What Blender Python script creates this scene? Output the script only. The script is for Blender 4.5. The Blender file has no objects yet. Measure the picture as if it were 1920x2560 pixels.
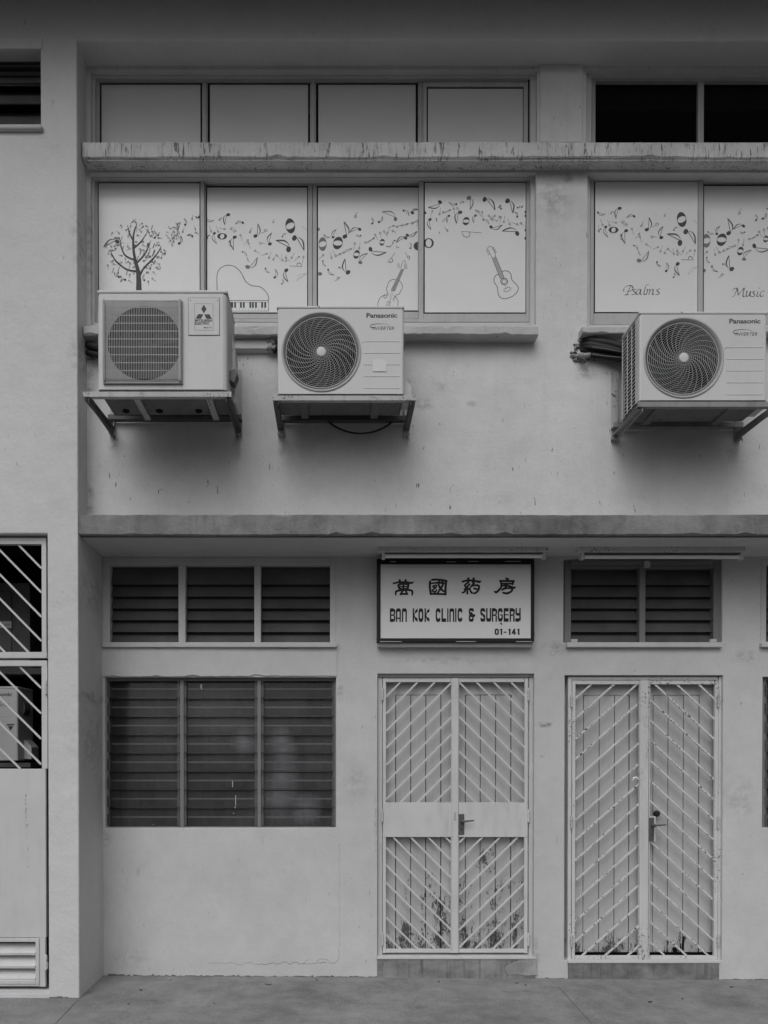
import bpy, math, random
from mathutils import Vector
R = math.radians
random.seed(7)
S = bpy.context.scene
COL = S.collection

# ------------------------------------------------------------------ camera
PW, PH, F = 1920.0, 2560.0, 1800.0          # photograph size and focal length, in its pixels
PITCH = 0.45                                # camera looks down by this much
HX, HY, EYE = 835.0, 1895.0, 1.627          # where eye level and the facade's normal meet the picture
PPY = HY + F * math.tan(R(PITCH))
cam = bpy.data.cameras.new("camera")
camo = bpy.data.objects.new("camera", cam); COL.objects.link(camo)
camo.location = (0, 0, EYE)
camo.rotation_euler = (R(90 - PITCH), 0, 0)
cam.sensor_fit = 'VERTICAL'; cam.sensor_height = 36.0; cam.sensor_width = 27.0
cam.lens = F / PH * 36.0
cam.shift_x = (PW / 2 - HX) / PH
cam.shift_y = (PPY - PH / 2) / PH
cam.clip_start = 0.05; cam.clip_end = 2000
S.camera = camo

# ------------------------------------------------------------------ light
SUN_EL, SUN_AZ = 49.0, 197.0                # overcast: high, in front of the facade, a little to the left
w = bpy.data.worlds.new("World"); S.world = w; w.use_nodes = True
nt = w.node_tree; bg = nt.nodes['Background']
sky = nt.nodes.new('ShaderNodeTexSky'); sky.sky_type = 'NISHITA'; sky.sun_disc = False
sky.sun_elevation = R(SUN_EL); sky.sun_rotation = R(SUN_AZ); sky.air_density = 1.0; sky.dust_density = 6.0
bw = nt.nodes.new('ShaderNodeRGBToBW')      # a black and white photograph: the sky without its blue
nt.links.new(sky.outputs[0], bw.inputs[0])
tcw = nt.nodes.new('ShaderNodeTexCoord'); sepw = nt.nodes.new('ShaderNodeSeparateXYZ'); nt.links.new(tcw.outputs['Generated'], sepw.inputs[0])
ov = nt.nodes.new('ShaderNodeMapRange')     # overcast: the zenith brighter than the horizon
for i_, v_ in zip((1, 2, 3, 4), (0.0, 0.9, 0.60, 1.55)): ov.inputs[i_].default_value = v_
nt.links.new(sepw.outputs[2], ov.inputs[0])
mulw = nt.nodes.new('ShaderNodeMath'); mulw.operation = 'MULTIPLY'
nt.links.new(bw.outputs[0], mulw.inputs[0]); nt.links.new(ov.outputs[0], mulw.inputs[1]); nt.links.new(mulw.outputs[0], bg.inputs[0])
bg.inputs[1].default_value = 0.12
sl = bpy.data.lights.new("sun", 'SUN'); sl.energy = 1.05; sl.angle = R(65); sl.color = (1.0, 0.99, 0.98)
so = bpy.data.objects.new("sun", sl); COL.objects.link(so)
az = R(SUN_AZ)
sdir = Vector((math.sin(az) * math.cos(R(SUN_EL)), math.cos(az) * math.cos(R(SUN_EL)), math.sin(R(SUN_EL))))
so.rotation_euler = (-sdir).to_track_quat('-Z', 'Y').to_euler()
so.location = (-3, -6, 9)
S.view_settings.view_transform = 'Standard'; S.view_settings.look = 'None'
S.view_settings.gamma = 1.0; S.view_settings.exposure = -0.68
S.cycles.max_bounces = 8

# ------------------------------------------------------------------ planes of the facade (distance from the camera)
Z0, ZU, ZL = 4.865, 5.045, 5.375            # pillar and fascia; upper wall; ground floor wall

def P(px, py, y):
    """picture point -> point on the plane y"""
    dx, dz = (px - HX) / F, -(py - PPY) / F
    c, s = math.cos(R(PITCH)), math.sin(R(PITCH))
    fy, fz = c + dz * s, dz * c - s
    t = y / fy
    return Vector((dx * t, y, EYE + fz * t))
def X(px, y, py=1500): return P(px, py, y).x
def Zz(py, y, px=835): return P(px, py, y).z
def RC(x0, y0, x1, y1, d):
    """rectangle given in the picture -> x0,x1,z0,z1 on the plane d"""
    m = (y0 + y1) / 2
    return X(x0, d, m), X(x1, d, m), Zz(y1, d), Zz(y0, d)

# ------------------------------------------------------------------ mesh builder
ORG = {}
class MB:
    def __init__(s): s.v = []; s.f = []; s.m = []
    def add(s, vs, fs, mi=0):
        b = len(s.v); s.v += [Vector(p) for p in vs]
        for f in fs: s.f.append([b + i for i in f]); s.m.append(mi)
        return s
    def box(s, x0, x1, y0, y1, z0, z1, mi=0):
        return s.add([(x0,y0,z0),(x1,y0,z0),(x1,y1,z0),(x0,y1,z0),(x0,y0,z1),(x1,y0,z1),(x1,y1,z1),(x0,y1,z1)],
                     [(0,3,2,1),(4,5,6,7),(0,1,5,4),(1,2,6,5),(2,3,7,6),(3,0,4,7)], mi)
    def pbox(s, x0, y0, x1, y1, d0, d1, mi=0):
        a, b, c, d = RC(x0, y0, x1, y1, d0)
        return s.box(a, b, d0, d1, c, d, mi)
    def bar(s, a, b, w, h, up=(0,0,1), mi=0):
        a, b = Vector(a), Vector(b); t = (b - a).normalized()
        n = Vector(up); n = n - t * n.dot(t)
        if n.length < 1e-5: n = Vector((0,1,0))
        n.normalize(); u = t.cross(n)
        vs = []
        for q in (a, b):
            for i, j in ((-1,-1),(1,-1),(1,1),(-1,1)): vs.append(q + u * (i * w / 2) + n * (j * h / 2))
        return s.add(vs, [(0,1,2,3),(7,6,5,4),(0,4,5,1),(1,5,6,2),(2,6,7,3),(3,7,4,0)], mi)
    def tube(s, pts, r, n=10, mi=0, cap=True):
        pts = [Vector(p) for p in pts]; rr = r if isinstance(r, (list, tuple)) else [r] * len(pts)
        t0 = (pts[1] - pts[0]).normalized(); ref = Vector((0,0,1)) if abs(t0.z) < .9 else Vector((1,0,0))
        vs = []
        for i, p in enumerate(pts):
            t = (pts[min(i+1, len(pts)-1)] - pts[max(i-1, 0)]).normalized()
            u = t.cross(ref).normalized(); v = t.cross(u)
            ref = -v if abs(t.dot(ref)) > .95 else ref
            for k in range(n):
                a = 2 * math.pi * k / n; vs.append(p + (u * math.cos(a) + v * math.sin(a)) * rr[i])
        fs = []
        for i in range(len(pts) - 1):
            for k in range(n):
                k2 = (k + 1) % n; fs.append((i*n+k, i*n+k2, (i+1)*n+k2, (i+1)*n+k))
        if cap: fs += [tuple(range(n))[::-1], tuple(range((len(pts)-1)*n, len(pts)*n))]
        return s.add(vs, fs, mi)
    def disc(s, cx, y, cz, r, n=48, mi=0):
        return s.add([(cx + r*math.cos(2*math.pi*k/n), y, cz + r*math.sin(2*math.pi*k/n)) for k in range(n)], [tuple(range(n))], mi)
    def rings(s, cx, cz, prof, n=64, mi=0, rx=1.0, rz=1.0):
        """surface of revolution about the y axis; prof = [(radius, y), ...]"""
        vs, fs = [], []
        for r, y in prof:
            for k in range(n):
                a = 2*math.pi*k/n; vs.append((cx + r*rx*math.cos(a), y, cz + r*rz*math.sin(a)))
        for i in range(len(prof) - 1):
            for k in range(n):
                k2 = (k+1) % n; fs.append((i*n+k, i*n+k2, (i+1)*n+k2, (i+1)*n+k))
        return s.add(vs, fs, mi)
    def prism(s, pts, y0, y1, mi=0):
        """polygon (x,z) pushed from y0 to y1"""
        n = len(pts)
        vs = [(a, y0, b) for a, b in pts] + [(a, y1, b) for a, b in pts]
        fs = [tuple(range(n)), tuple(range(n, 2*n))[::-1]] + [(i, n+i, n+(i+1) % n, (i+1) % n) for i in range(n)]
        return s.add(vs, fs, mi)
    def wall(s, x0, x1, z0, z1, y0, y1, holes, mi=0):
        """slab with rectangular holes (x0,x1,z0,z1), as one welded grid"""
        cl = lambda v, a, b: max(a, min(b, v))
        hs = [(cl(h[0],x0,x1), cl(h[1],x0,x1), cl(h[2],z0,z1), cl(h[3],z0,z1)) for h in holes]
        xs = sorted({round(v, 6) for v in [x0, x1] + [h[0] for h in hs] + [h[1] for h in hs]})
        zs = sorted({round(v, 6) for v in [z0, z1] + [h[2] for h in hs] + [h[3] for h in hs]})
        nx, nz = len(xs) - 1, len(zs) - 1
        def solid(i, j):
            if i < 0 or j < 0 or i >= nx or j >= nz: return False
            cx, cz = (xs[i]+xs[i+1])/2, (zs[j]+zs[j+1])/2
            return not any(h[0] < cx < h[1] and h[2] < cz < h[3] for h in hs)
        idx = {}; vs = []; fs = []
        def vi(i, j, k):
            if (i,j,k) not in idx: idx[(i,j,k)] = len(vs); vs.append((xs[i], (y0,y1)[k], zs[j]))
            return idx[(i,j,k)]
        for i in range(nx):
            for j in range(nz):
                if not solid(i, j): continue
                fs.append((vi(i,j,0), vi(i+1,j,0), vi(i+1,j+1,0), vi(i,j+1,0)))
                fs.append((vi(i,j,1), vi(i,j+1,1), vi(i+1,j+1,1), vi(i+1,j,1)))
                if not solid(i-1,j): fs.append((vi(i,j,0), vi(i,j+1,0), vi(i,j+1,1), vi(i,j,1)))
                if not solid(i+1,j): fs.append((vi(i+1,j,0), vi(i+1,j,1), vi(i+1,j+1,1), vi(i+1,j+1,0)))
                if not solid(i,j-1): fs.append((vi(i,j,0), vi(i,j,1), vi(i+1,j,1), vi(i+1,j,0)))
                if not solid(i,j+1): fs.append((vi(i,j+1,0), vi(i+1,j+1,0), vi(i+1,j+1,1), vi(i,j+1,1)))
        return s.add(vs, fs, mi)
    def moulding(s, x0, x1, y0, y1, z0, z1, amp=.002, ch=.006, seed=1, step=.06, mi=0):
        """hand-finished plaster or concrete strip: chamfered, its arrises slightly uneven and chipped along the length"""
        rr = random.Random(seed); n = max(2, int((x1 - x0) / step)); k = 6
        ph = [rr.uniform(0, 6.28) for _ in range(4)]; vs = []
        for i in range(n + 1):
            x = x0 + (x1 - x0) * i / n
            wv = lambda f, p: amp * .6 * math.sin(x * f + ph[p])
            j = lambda: rr.uniform(-amp, amp) * .5
            c1 = ch * rr.uniform(.6, 1.5) * (2.4 if rr.random() < .06 else 1); c0 = ch * rr.uniform(.6, 1.5) * (2.4 if rr.random() < .08 else 1)
            yf = y0 + wv(2.3, 0) + j() * .4; zt = z1 + wv(1.7, 1) + j() * .5; zb = z0 + wv(2.9, 2) + j() * .6
            vs += [(x, y1, zb), (x, yf + c0, zb), (x, yf, zb + c0), (x, yf, zt - c1), (x, yf + c1, zt), (x, y1, zt)]
        fs = [(i*k+q, (i+1)*k+q, (i+1)*k+(q+1) % k, i*k+(q+1) % k) for i in range(n) for q in range(k)]
        fs += [tuple(range(k))[::-1], tuple(range(n*k, n*k+k))]
        return s.add(vs, fs, mi)
    def build(s, name, mats, parent=None, origin=None, bevel=0, smooth=False, label=None):
        o0 = ORG.get(parent.name, Vector((0,0,0))) if parent else Vector(origin or (0,0,0))
        me = bpy.data.meshes.new(name)
        me.from_pydata([tuple(v - o0) for v in s.v], [], s.f)
        for m in (mats if isinstance(mats, (list, tuple)) else [mats]): me.materials.append(m)
        me.polygons.foreach_set('material_index', s.m)
        if smooth: me.shade_smooth()
        me.validate(); me.update()
        o = bpy.data.objects.new(name, me); COL.objects.link(o)
        if parent: o.parent = parent
        else: o.location = o0
        ORG[o.name] = o0
        if smooth and smooth != 'all':
            try: me.set_sharp_from_angle(angle=R(40))
            except Exception: pass
        if bevel:
            b = o.modifiers.new('edge', 'BEVEL'); b.width = bevel; b.segments = 2; b.limit_method = 'ANGLE'; b.angle_limit = R(40)
            b.harden_normals = False
        if label: o['label'] = label
        return o

def tag(o, label, cat, group=None, kind=None):
    o['label'] = label; o['category'] = cat
    if group: o['group'] = group
    if kind: o['kind'] = kind
    return o
def thing(name, label, cat, loc, group=None):
    o = bpy.data.objects.new(name, None); COL.objects.link(o); o.location = loc; o.empty_display_size = .2
    ORG[o.name] = Vector(loc)
    return tag(o, label, cat, group)
def dup(root, loc, label, group=None):
    r = root.copy(); COL.objects.link(r); r.location = loc; r['label'] = label
    ORG[r.name] = Vector(loc)
    if group: r['group'] = group
    for ch in list(root.children):
        c = ch.copy(); COL.objects.link(c); c.parent = r; ORG[c.name] = Vector(loc)
        for g in list(ch.children):
            d = g.copy(); COL.objects.link(d); d.parent = c; ORG[d.name] = Vector(loc)
    return r

# ------------------------------------------------------------------ materials
class NT:
    def __init__(s, name):
        s.mat = bpy.data.materials.new(name); s.mat.use_nodes = True
        s.t = s.mat.node_tree; s.b = s.t.nodes['Principled BSDF']
        g = s.t.nodes.new('ShaderNodeNewGeometry'); s.pos = g.outputs['Position']; s.geo = g
    def n(s, kind, **kw):
        x = s.t.nodes.new(kind)
        for k, v in kw.items(): setattr(x, k, v)
        return x
    def link(s, a, b): s.t.links.new(a, b)
    def mapped(s, scale, off=(0,0,0)):
        m = s.n('ShaderNodeMapping'); m.inputs['Scale'].default_value = scale; m.inputs['Location'].default_value = off
        s.link(s.pos, m.inputs[0]); return m.outputs[0]
    def noise(s, scale=(1,1,1), sc=1.0, det=4, rough=.55, off=(0,0,0), dist=0):
        x = s.n('ShaderNodeTexNoise'); x.inputs['Scale'].default_value = sc; x.inputs['Detail'].default_value = det
        x.inputs['Roughness'].default_value = rough; x.inputs['Distortion'].default_value = dist
        s.link(s.mapped(scale, off), x.inputs['Vector']); return x.outputs[0]
    def ramp(s, fac, a, b, va=0.0, vb=1.0):
        x = s.n('ShaderNodeMapRange'); s.link(fac, x.inputs[0])
        for i, v in zip((1,2,3,4), (a,b,va,vb)): x.inputs[i].default_value = v
        return x.outputs[0]
    def math(s, op, a, b=None):
        x = s.n('ShaderNodeMath', operation=op)
        for i, v in enumerate((a, b)):
            if v is None: continue
            if isinstance(v, (int, float)): x.inputs[i].default_value = v
            else: s.link(v, x.inputs[i])
        return x.outputs[0]
    def mixv(s, fac, a, b):
        """a*(1-fac)+b*fac for grey values"""
        x = s.n('ShaderNodeMix'); x.data_type = 'FLOAT'
        for i, v in ((0, fac), (2, a), (3, b)):
            if isinstance(v, (int, float)): x.inputs[i].default_value = v
            else: s.link(v, x.inputs[i])
        return x.outputs[0]
    def sep(s):
        x = s.n('ShaderNodeSeparateXYZ'); s.link(s.pos, x.inputs[0]); return x.outputs
    def col(s, v):
        if isinstance(v, (int, float)): s.b.inputs['Base Color'].default_value = (v, v, v*1.015, 1)
        else:
            c = s.n('ShaderNodeCombineColor'); s.link(v, c.inputs[0]); s.link(v, c.inputs[1])
            s.link(s.math('MULTIPLY', v, 1.015), c.inputs[2]); s.link(c.outputs[0], s.b.inputs['Base Color'])
        return s
    def set(s, rough=.8, spec=.3, metal=0, coat=0):
        for k, v in (('Roughness', rough), ('Specular IOR Level', spec), ('Metallic', metal), ('Coat Weight', coat)):
            s.b.inputs[k].default_value = v
        if coat: s.b.inputs['Coat Roughness'].default_value = .05
        return s
    def bump(s, h, strength=.3, dist=.01):
        x = s.n('ShaderNodeBump'); x.inputs['Strength'].default_value = strength; x.inputs['Distance'].default_value = dist
        s.link(h, x.inputs['Height']); s.link(x.outputs[0], s.b.inputs['Normal']); return s

def spots_mask(m, spots):
    """dirt patches at given places on the wall: (centre, half width, half height, strength)"""
    tot = None
    br = m.ramp(m.noise((1,1,1.3), 16, 6, .7, (3,9,1)), .42, .62)
    for c, rx, rz, st in spots:
        mp = m.n('ShaderNodeMapping'); mp.inputs['Scale'].default_value = (1/rx, 3, 1/rz)
        mp.inputs['Location'].default_value = (-c[0]/rx, -c[1]*3, -c[2]/rz); m.link(m.pos, mp.inputs[0])
        ln = m.n('ShaderNodeVectorMath', operation='LENGTH'); m.link(mp.outputs[0], ln.inputs[0])
        k = m.math('MULTIPLY', m.ramp(ln.outputs['Value'], .25, 1.0, 1.0, 0.0), st)
        tot = k if tot is None else m.math('MAXIMUM', tot, k)
    return m.math('MULTIPLY', tot, br)

def plaster(name, base, mott=.10, specks=.5, bump=.35, streak=0.0, smudge=.25, spots=None, st=.735, rough_z=1.0):
    m = NT(name)
    big = m.noise(sc=1.1, det=5, rough=.6); mid = m.noise(sc=9, det=4, off=(3,1,2)); fine = m.noise(sc=70, det=3)
    v = m.math('ADD', m.ramp(big, .3, .7, base*(1-mott), base*(1+mott*.6)), m.ramp(mid, .3, .7, -base*mott*.35, base*mott*.35))
    v = m.math('ADD', v, m.ramp(fine, .3, .7, -base*.025, base*.025))
    # soft smudges
    sm = m.math('MULTIPLY', m.ramp(m.noise((1,1,.8), 2.6, 6, .65, (7,3,1)), .60, .74), smudge)
    v = m.mixv(sm, v, base*.55)
    # small dark specks and short drip marks
    d = m.math('MULTIPLY', m.ramp(m.noise((1,1,.22), 55, 2, .5, (1,5,2)), st, st + .025), m.ramp(m.noise(sc=1.7, det=3, off=(9,2,4)), .42, .6))
    v = m.mixv(m.math('MULTIPLY', d, specks), v, .06)
    # fine pits and hairlines in the paint
    pit = m.ramp(m.noise((1,1,2.2), 30, 5, .7, (4,4,9)), .66, .72)
    v = m.mixv(m.math('MULTIPLY', pit, .10), v, base*.4)
    if spots: v = m.mixv(spots_mask(m, spots), v, base*.22)
    if streak:
        t = m.math('MULTIPLY', m.ramp(m.noise((14,14,.7), 1, 5, .6), .52, .75), streak)
        v = m.mixv(t, v, base*.5)
    m.col(v).set(.85, .2)
    h = m.math('ADD', m.math('MULTIPLY', m.noise(sc=5, det=6, rough=.6), 1.0), m.math('MULTIPLY', m.noise(sc=48, det=4), .22))
    m.bump(h, bump, .02)
    return m.mat

def mould_plaster(name, base, dense, dark=.05, sx=34, sz=3.0):
    """pale plaster edge with black mould runs"""
    m = NT(name)
    v = m.ramp(m.noise(sc=3, det=5), .3, .7, base*.85, base*1.1)
    a = m.ramp(m.noise((sx, sx, sz), 1, 4, .62), .60 - dense*.1, .72 - dense*.1)
    b = m.ramp(m.noise((sx*2.2, sx*2.2, sz*3.4), 1, 3, .6, (4,4,1)), .66 - dense*.095, .695 - dense*.095)
    c = m.ramp(m.noise((11,11,5), 1, 4, .65, (2,8,1)), .40, .58)
    k = m.math('MULTIPLY', m.math('MAXIMUM', m.math('MULTIPLY', a, .35), b), c)
    v = m.mixv(m.math('MULTIPLY', k, .75), v, dark)
    m.col(v).set(.9, .15).bump(m.noise(sc=40, det=5), .5, .01)
    return m.mat

def slab_mat(name):
    m = NT(name)
    v = m.ramp(m.noise((1.6,1.6,2.2), 1.5, 6, .7), .34, .68, .15, .31)
    v = m.math('ADD', v, m.ramp(m.noise((9,9,3), 1, 6, .7, (5,1,2)), .3, .7, -.045, .05))
    ws = m.math('MULTIPLY', m.ramp(m.noise((42,42,2.6), 1, 5, .75, (3,3,7)), .60, .72), m.ramp(m.noise((1.7,1.7,1), 1, 3, .6, (6,2,2)), .50, .66))
    v = m.mixv(m.math('MULTIPLY', ws, .5), v, .52)
    dk = m.math('MULTIPLY', m.ramp(m.noise((12,12,1.6), 1, 5, .7, (1,6,3)), .52, .7), m.ramp(m.noise((2.2,2.2,1), 1, 3, .6, (9,2,4)), .45, .6))
    v = m.mixv(m.math('MULTIPLY', dk, .45), v, .07)
    bk = m.ramp(m.noise((50,50,22), 1, 2, .5, (8,1,3)), .74, .77)
    v = m.mixv(m.math('MULTIPLY', bk, .8), v, .05)
    m.col(v).set(.9, .15).bump(m.noise(sc=60, det=6, rough=.7), .7, .012)
    return m.mat

def paint(name, base, rough=.45, spec=.4, var=.06, dirt=0.0, chips=0.0, bump=.0, coat=0):
    m = NT(name)
    v = m.ramp(m.noise(sc=4, det=5), .3, .7, base*(1-var), base*(1+var))
    if dirt:
        k = m.math('MULTIPLY', m.ramp(m.noise((18,18,4), 1, 5, .65), .50, .75), dirt)
        v = m.mixv(k, v, base*.35)
    if chips:
        k = m.ramp(m.noise(sc=62, det=3, rough=.6), .585, .61)
        k = m.math('MULTIPLY', k, m.ramp(m.noise(sc=3.2, det=3, off=(5,2,3)), .50 - chips*.12, .62 - chips*.12))
        v = m.mixv(k, v, .05)
    m.col(v).set(rough, spec, 0, coat)
    if bump: m.bump(m.noise(sc=30, det=4), bump, .005)
    return m.mat

def peeling_wood(name, base, top, seed, dense):
    """painted boards, paint flaking away in patches near the bottom edge"""
    m = NT(name)
    z = m.sep()[2]
    v = m.ramp(m.noise((3,3,1.2), 1, 5), .3, .7, base*.88, base*1.06)
    v = m.math('ADD', v, m.ramp(m.noise((60,60,3), 1, 4), .3, .7, -.02, .02))
    h = m.ramp(z, .14, top, 1.0, 0.0)
    pch = m.noise((7,1,2.6), 1, 5, .62, (seed, 0, seed))           # where it flakes: tall irregular patches
    fl = m.noise((110,1,36), 1, 6, .72, (seed*2, 1, 0), .6)          # ragged flake edges
    f2 = m.noise((22,1,9), 1, 5, .7, (seed, 3, 2), .4)
    k = m.math('ADD', m.math('MULTIPLY', pch, .44), m.math('ADD', m.math('MULTIPLY', fl, .34), m.math('MULTIPLY', f2, .22)))
    k = m.math('ADD', k, m.math('MULTIPLY', m.math('POWER', h, .6), dense))
    k = m.ramp(k, .625, .64)
    v = m.mixv(m.math('MULTIPLY', k, .9), v, .055)
    m.col(v).set(.65, .3).bump(m.math('SUBTRACT', 1.0, k), .4, .002)
    return m.mat

M = {}
SPW = [(P(1362, 1812, ZL), .09, .028, .95), (P(1350, 1890, ZL), .05, .02, .5), (P(1390, 1622, ZL), .14, .07, .55), (P(1120, 1652, ZL), .55, .035, .35), (P(890, 1955, ZL), .12, .16, .30),
       (P(1850, 2000, ZL), .16, .22, .28), (P(310, 2395, ZL), .22, .11, .25), (P(262, 2095, ZL), .06, .10, .45), (P(850, 1725, ZL), .03, .10, .6), (P(1865, 1640, ZL), .15, .06, .4), (P(1340, 2380, ZL), .03, .2, .35),
       (P(345, 2180, ZL), .02, .04, .5), (P(1430, 1990, ZL), .02, .3, .3), (P(940, 2050, ZL), .02, .25, .45), (P(240, 1745, 5.12), .09, .05, .8), (P(235, 1800, 5.12), .12, .4, .35), (P(250, 1950, 5.2), .06, .3, .3), (P(225, 1480, 5.1), .05, .2, .4)]
SPU = [(P(1385, 500, ZU), .16, .22, .40), (P(1420, 450, ZU), .05, .06, .6), (P(1100, 965, ZU), .08, .06, .35), (P(1060, 1010, ZU), .10, .05, .45), (P(1180, 1010, ZU), .05, .03, .4), (P(225, 620, ZU), .035, .5, .55), (P(225, 960, ZU), .05, .25, .5),
       (P(225, 1250, ZU), .04, .2, .5), (P(283, 1110, ZU), .05, .05, .6), (P(595, 1120, ZU), .03, .12, .5), (P(705, 1120, ZU), .03, .14, .55), (P(1020, 1100, ZU), .03, .06, .5), (P(1830, 1130, ZU), .06, .1, .4), (P(1460, 930, ZU), .10, .08, .5), (P(1470, 810, ZU), .04, .05, .5)]
M['wall'] = plaster('wall_plaster', .57, smudge=.18, spots=SPW)
SPF = [(P(130, 365, Z0), .06, .02, .5), (P(132, 260, Z0), .012, .05, .5), (P(235, 1745, Z0 + .25), .1, .06, .7), (P(225, 1850, Z0 + .25), .2, .35, .35), (P(230, 1480, Z0 + .25), .2, .25, .35), (P(215, 620, Z0 + .1), .1, .3, .45), (P(212, 900, Z0 + .1), .1, .2, .45)]
M['front'] = plaster('pillar_plaster', .62, mott=.06, specks=.35, bump=.5, smudge=.10, spots=SPF)
M['upper'] = plaster('upper_wall_plaster', .64, mott=.10, specks=.95, bump=.45, streak=.10, spots=SPU, st=.712)
M['trim'] = plaster('trim_plaster', .56, mott=.08, specks=.3, bump=.25)
M['ledge'] = mould_plaster('ledge_plaster', .60, 1.0, dark=.035)
M['sill'] = mould_plaster('sill_plaster', .50, .15, dark=.10, sx=12)
M['slab'] = slab_mat('slab_concrete')
M['film'] = paint('window_film', .69, .35, .4, .02, coat=.15)
M['blind'] = paint('grey_blind', .54, .4, .4, .03, coat=.5)
M['alu'] = paint('aluminium_frame', .42, .45, .4, .05, dirt=.25)
M['alu_dark'] = paint('dark_frame', .20, .5, .35, .06)
M['gasket'] = paint('black_gasket_and_gap_shade', .005, .7, .1)
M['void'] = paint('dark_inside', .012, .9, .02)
M['room'] = paint('dark_room', .035, .9, .1)
M['dglass'] = paint('dark_glass', .004, .08, .18)
M['timber'] = paint('dark_louvre_timber', .085, .55, .25, .25, bump=.2)
M['gate'] = paint('gate_paint', .58, .5, .35, .05, dirt=.12)
M['gate_worn'] = paint('worn_gate_paint', .61, .55, .3, .06, dirt=.2, chips=1.0)
M['gate_old'] = paint('gate_paint_slightly_worn', .59, .55, .3, .06, dirt=.22)
M['gate_frame'] = paint('gate_frame_paint_few_chips', .59, .55, .3, .06, dirt=.22, chips=-.35)
M['door'] = peeling_wood('peeling_door_paint', .50, 1.02, 5.0, .128)
M['door_low'] = peeling_wood('door_paint_worn_at_foot', .48, .32, 8.0, .11)
M['channel'] = paint('blade_channel_metal', .10, .5, .3)
M['hinge'] = paint('hinge_metal', .50, .5, .4, .1, dirt=.5)
M['plate'] = paint('lock_metal', .10, .4, .5, .15)
M['ac'] = paint('unit_casing', .59, .45, .35, .03, dirt=.05)
M['ac_grille'] = paint('unit_grille', .38, .45, .35, .04)
M['ac_old'] = paint('old_unit_casing', .58, .5, .35, .04, dirt=.08)
M['ac_under'] = paint('unit_underside', .17, .7, .2, .15, dirt=.5)
M['cavity'] = paint('fan_cavity', .008, .8, .1)
M['blade'] = paint('fan_blade', .022, .5, .3)
M['groove'] = paint('gap_shade_grey', .16, .7, .2)
M['rail'] = paint('bracket_paint', .46, .55, .3, .1, dirt=.45, chips=.1)
M['strut'] = paint('bracket_steel', .10, .6, .3, .15, dirt=.3)
M['rubber'] = paint('black_rubber', .018, .6, .3)
M['foam'] = paint('old_foam', .34, .9, .1, .3, dirt=.6, bump=.8)
M['ink'] = paint('print_ink', .075, .6, .2)
M['ink2'] = paint('pale_print_ink', .20, .6, .2)
M['ink3'] = paint('fill_print_ink', .38, .6, .2)
M['black'] = paint('sign_paint', .012, .5, .3)
M['board'] = paint('sign_board', .70, .3, .4, .02, coat=.2)
M['tube'] = paint('lamp_tube', .85, .2, .5)
M['batten'] = paint('lamp_batten', .62, .5, .3, .08, dirt=.2, chips=.3)
M['step'] = None

def tread_mat():
    m = NT('stained_step')
    v = m.ramp(m.noise((2.2,2.2,3.5), 1, 7, .7), .36, .66, .13, .33)
    v = m.math('ADD', v, m.ramp(m.noise((10,10,9), 1, 6, .7, (4,1,1)), .3, .7, -.04, .04))
    run = m.math('MULTIPLY', m.ramp(m.noise((30,30,1.5), 1, 5, .72), .5, .72), m.ramp(m.noise((3,3,4), 1, 4, .6, (2,2,9)), .30, .52))
    v = m.mixv(m.math('MULTIPLY', run, .85), v, .06)
    v = m.mixv(m.math('MULTIPLY', m.ramp(m.noise((55,55,4), 1, 3, .6, (1,4,2)), .67, .72), .45), v, .5)
    m.col(v).set(.7, .3).bump(m.noise(sc=40, det=4), .3, .004)
    return m.mat
M['step'] = tread_mat()

def floor_mat():
    m = NT('pavement_concrete')
    v = m.ramp(m.noise((.9,1,1), 1.7, 8, .7), .34, .68, .175, .29)
    v = m.math('ADD', v, m.ramp(m.noise((1,1,1), 8.0, 6, .7, (2,7,0)), .3, .7, -.035, .04))
    v = m.math('ADD', v, m.ramp(m.noise((1,1,1), 110, 3, .75), .3, .7, -.06, .06))
    st = m.ramp(m.noise((1,1.2,1), 3.2, 7, .72, (5,1,0)), .57, .72)
    v = m.mixv(m.math('MULTIPLY', st, .40), v, .11)
    pk = m.ramp(m.noise(sc=45, det=2, off=(1,2,8)), .74, .77)
    v = m.mixv(m.math('MULTIPLY', pk, .6), v, .06)
    m.col(v).set(.9, .2).bump(m.math('ADD', m.noise(sc=9, det=4), m.math('MULTIPLY', m.noise(sc=160, det=4), .35)), .5, .008)
    return m.mat
M['floor'] = floor_mat()
M['joint'] = paint('floor_joint', .155, .9, .1)
M['hair'] = paint('hairline', .26, .9, .1)
M['rail_grey'] = paint('grey_bracket_paint', .26, .55, .3, .12, dirt=.45)
M['added_road'] = paint('added_road_asphalt', .055, .9, .2, .2, bump=.5)
M['kerb'] = paint('kerb_concrete', .26, .9, .2, .1, dirt=.3)
M['eave'] = paint('dark_eaves_timber', .17, .8, .2, .1)

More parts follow.
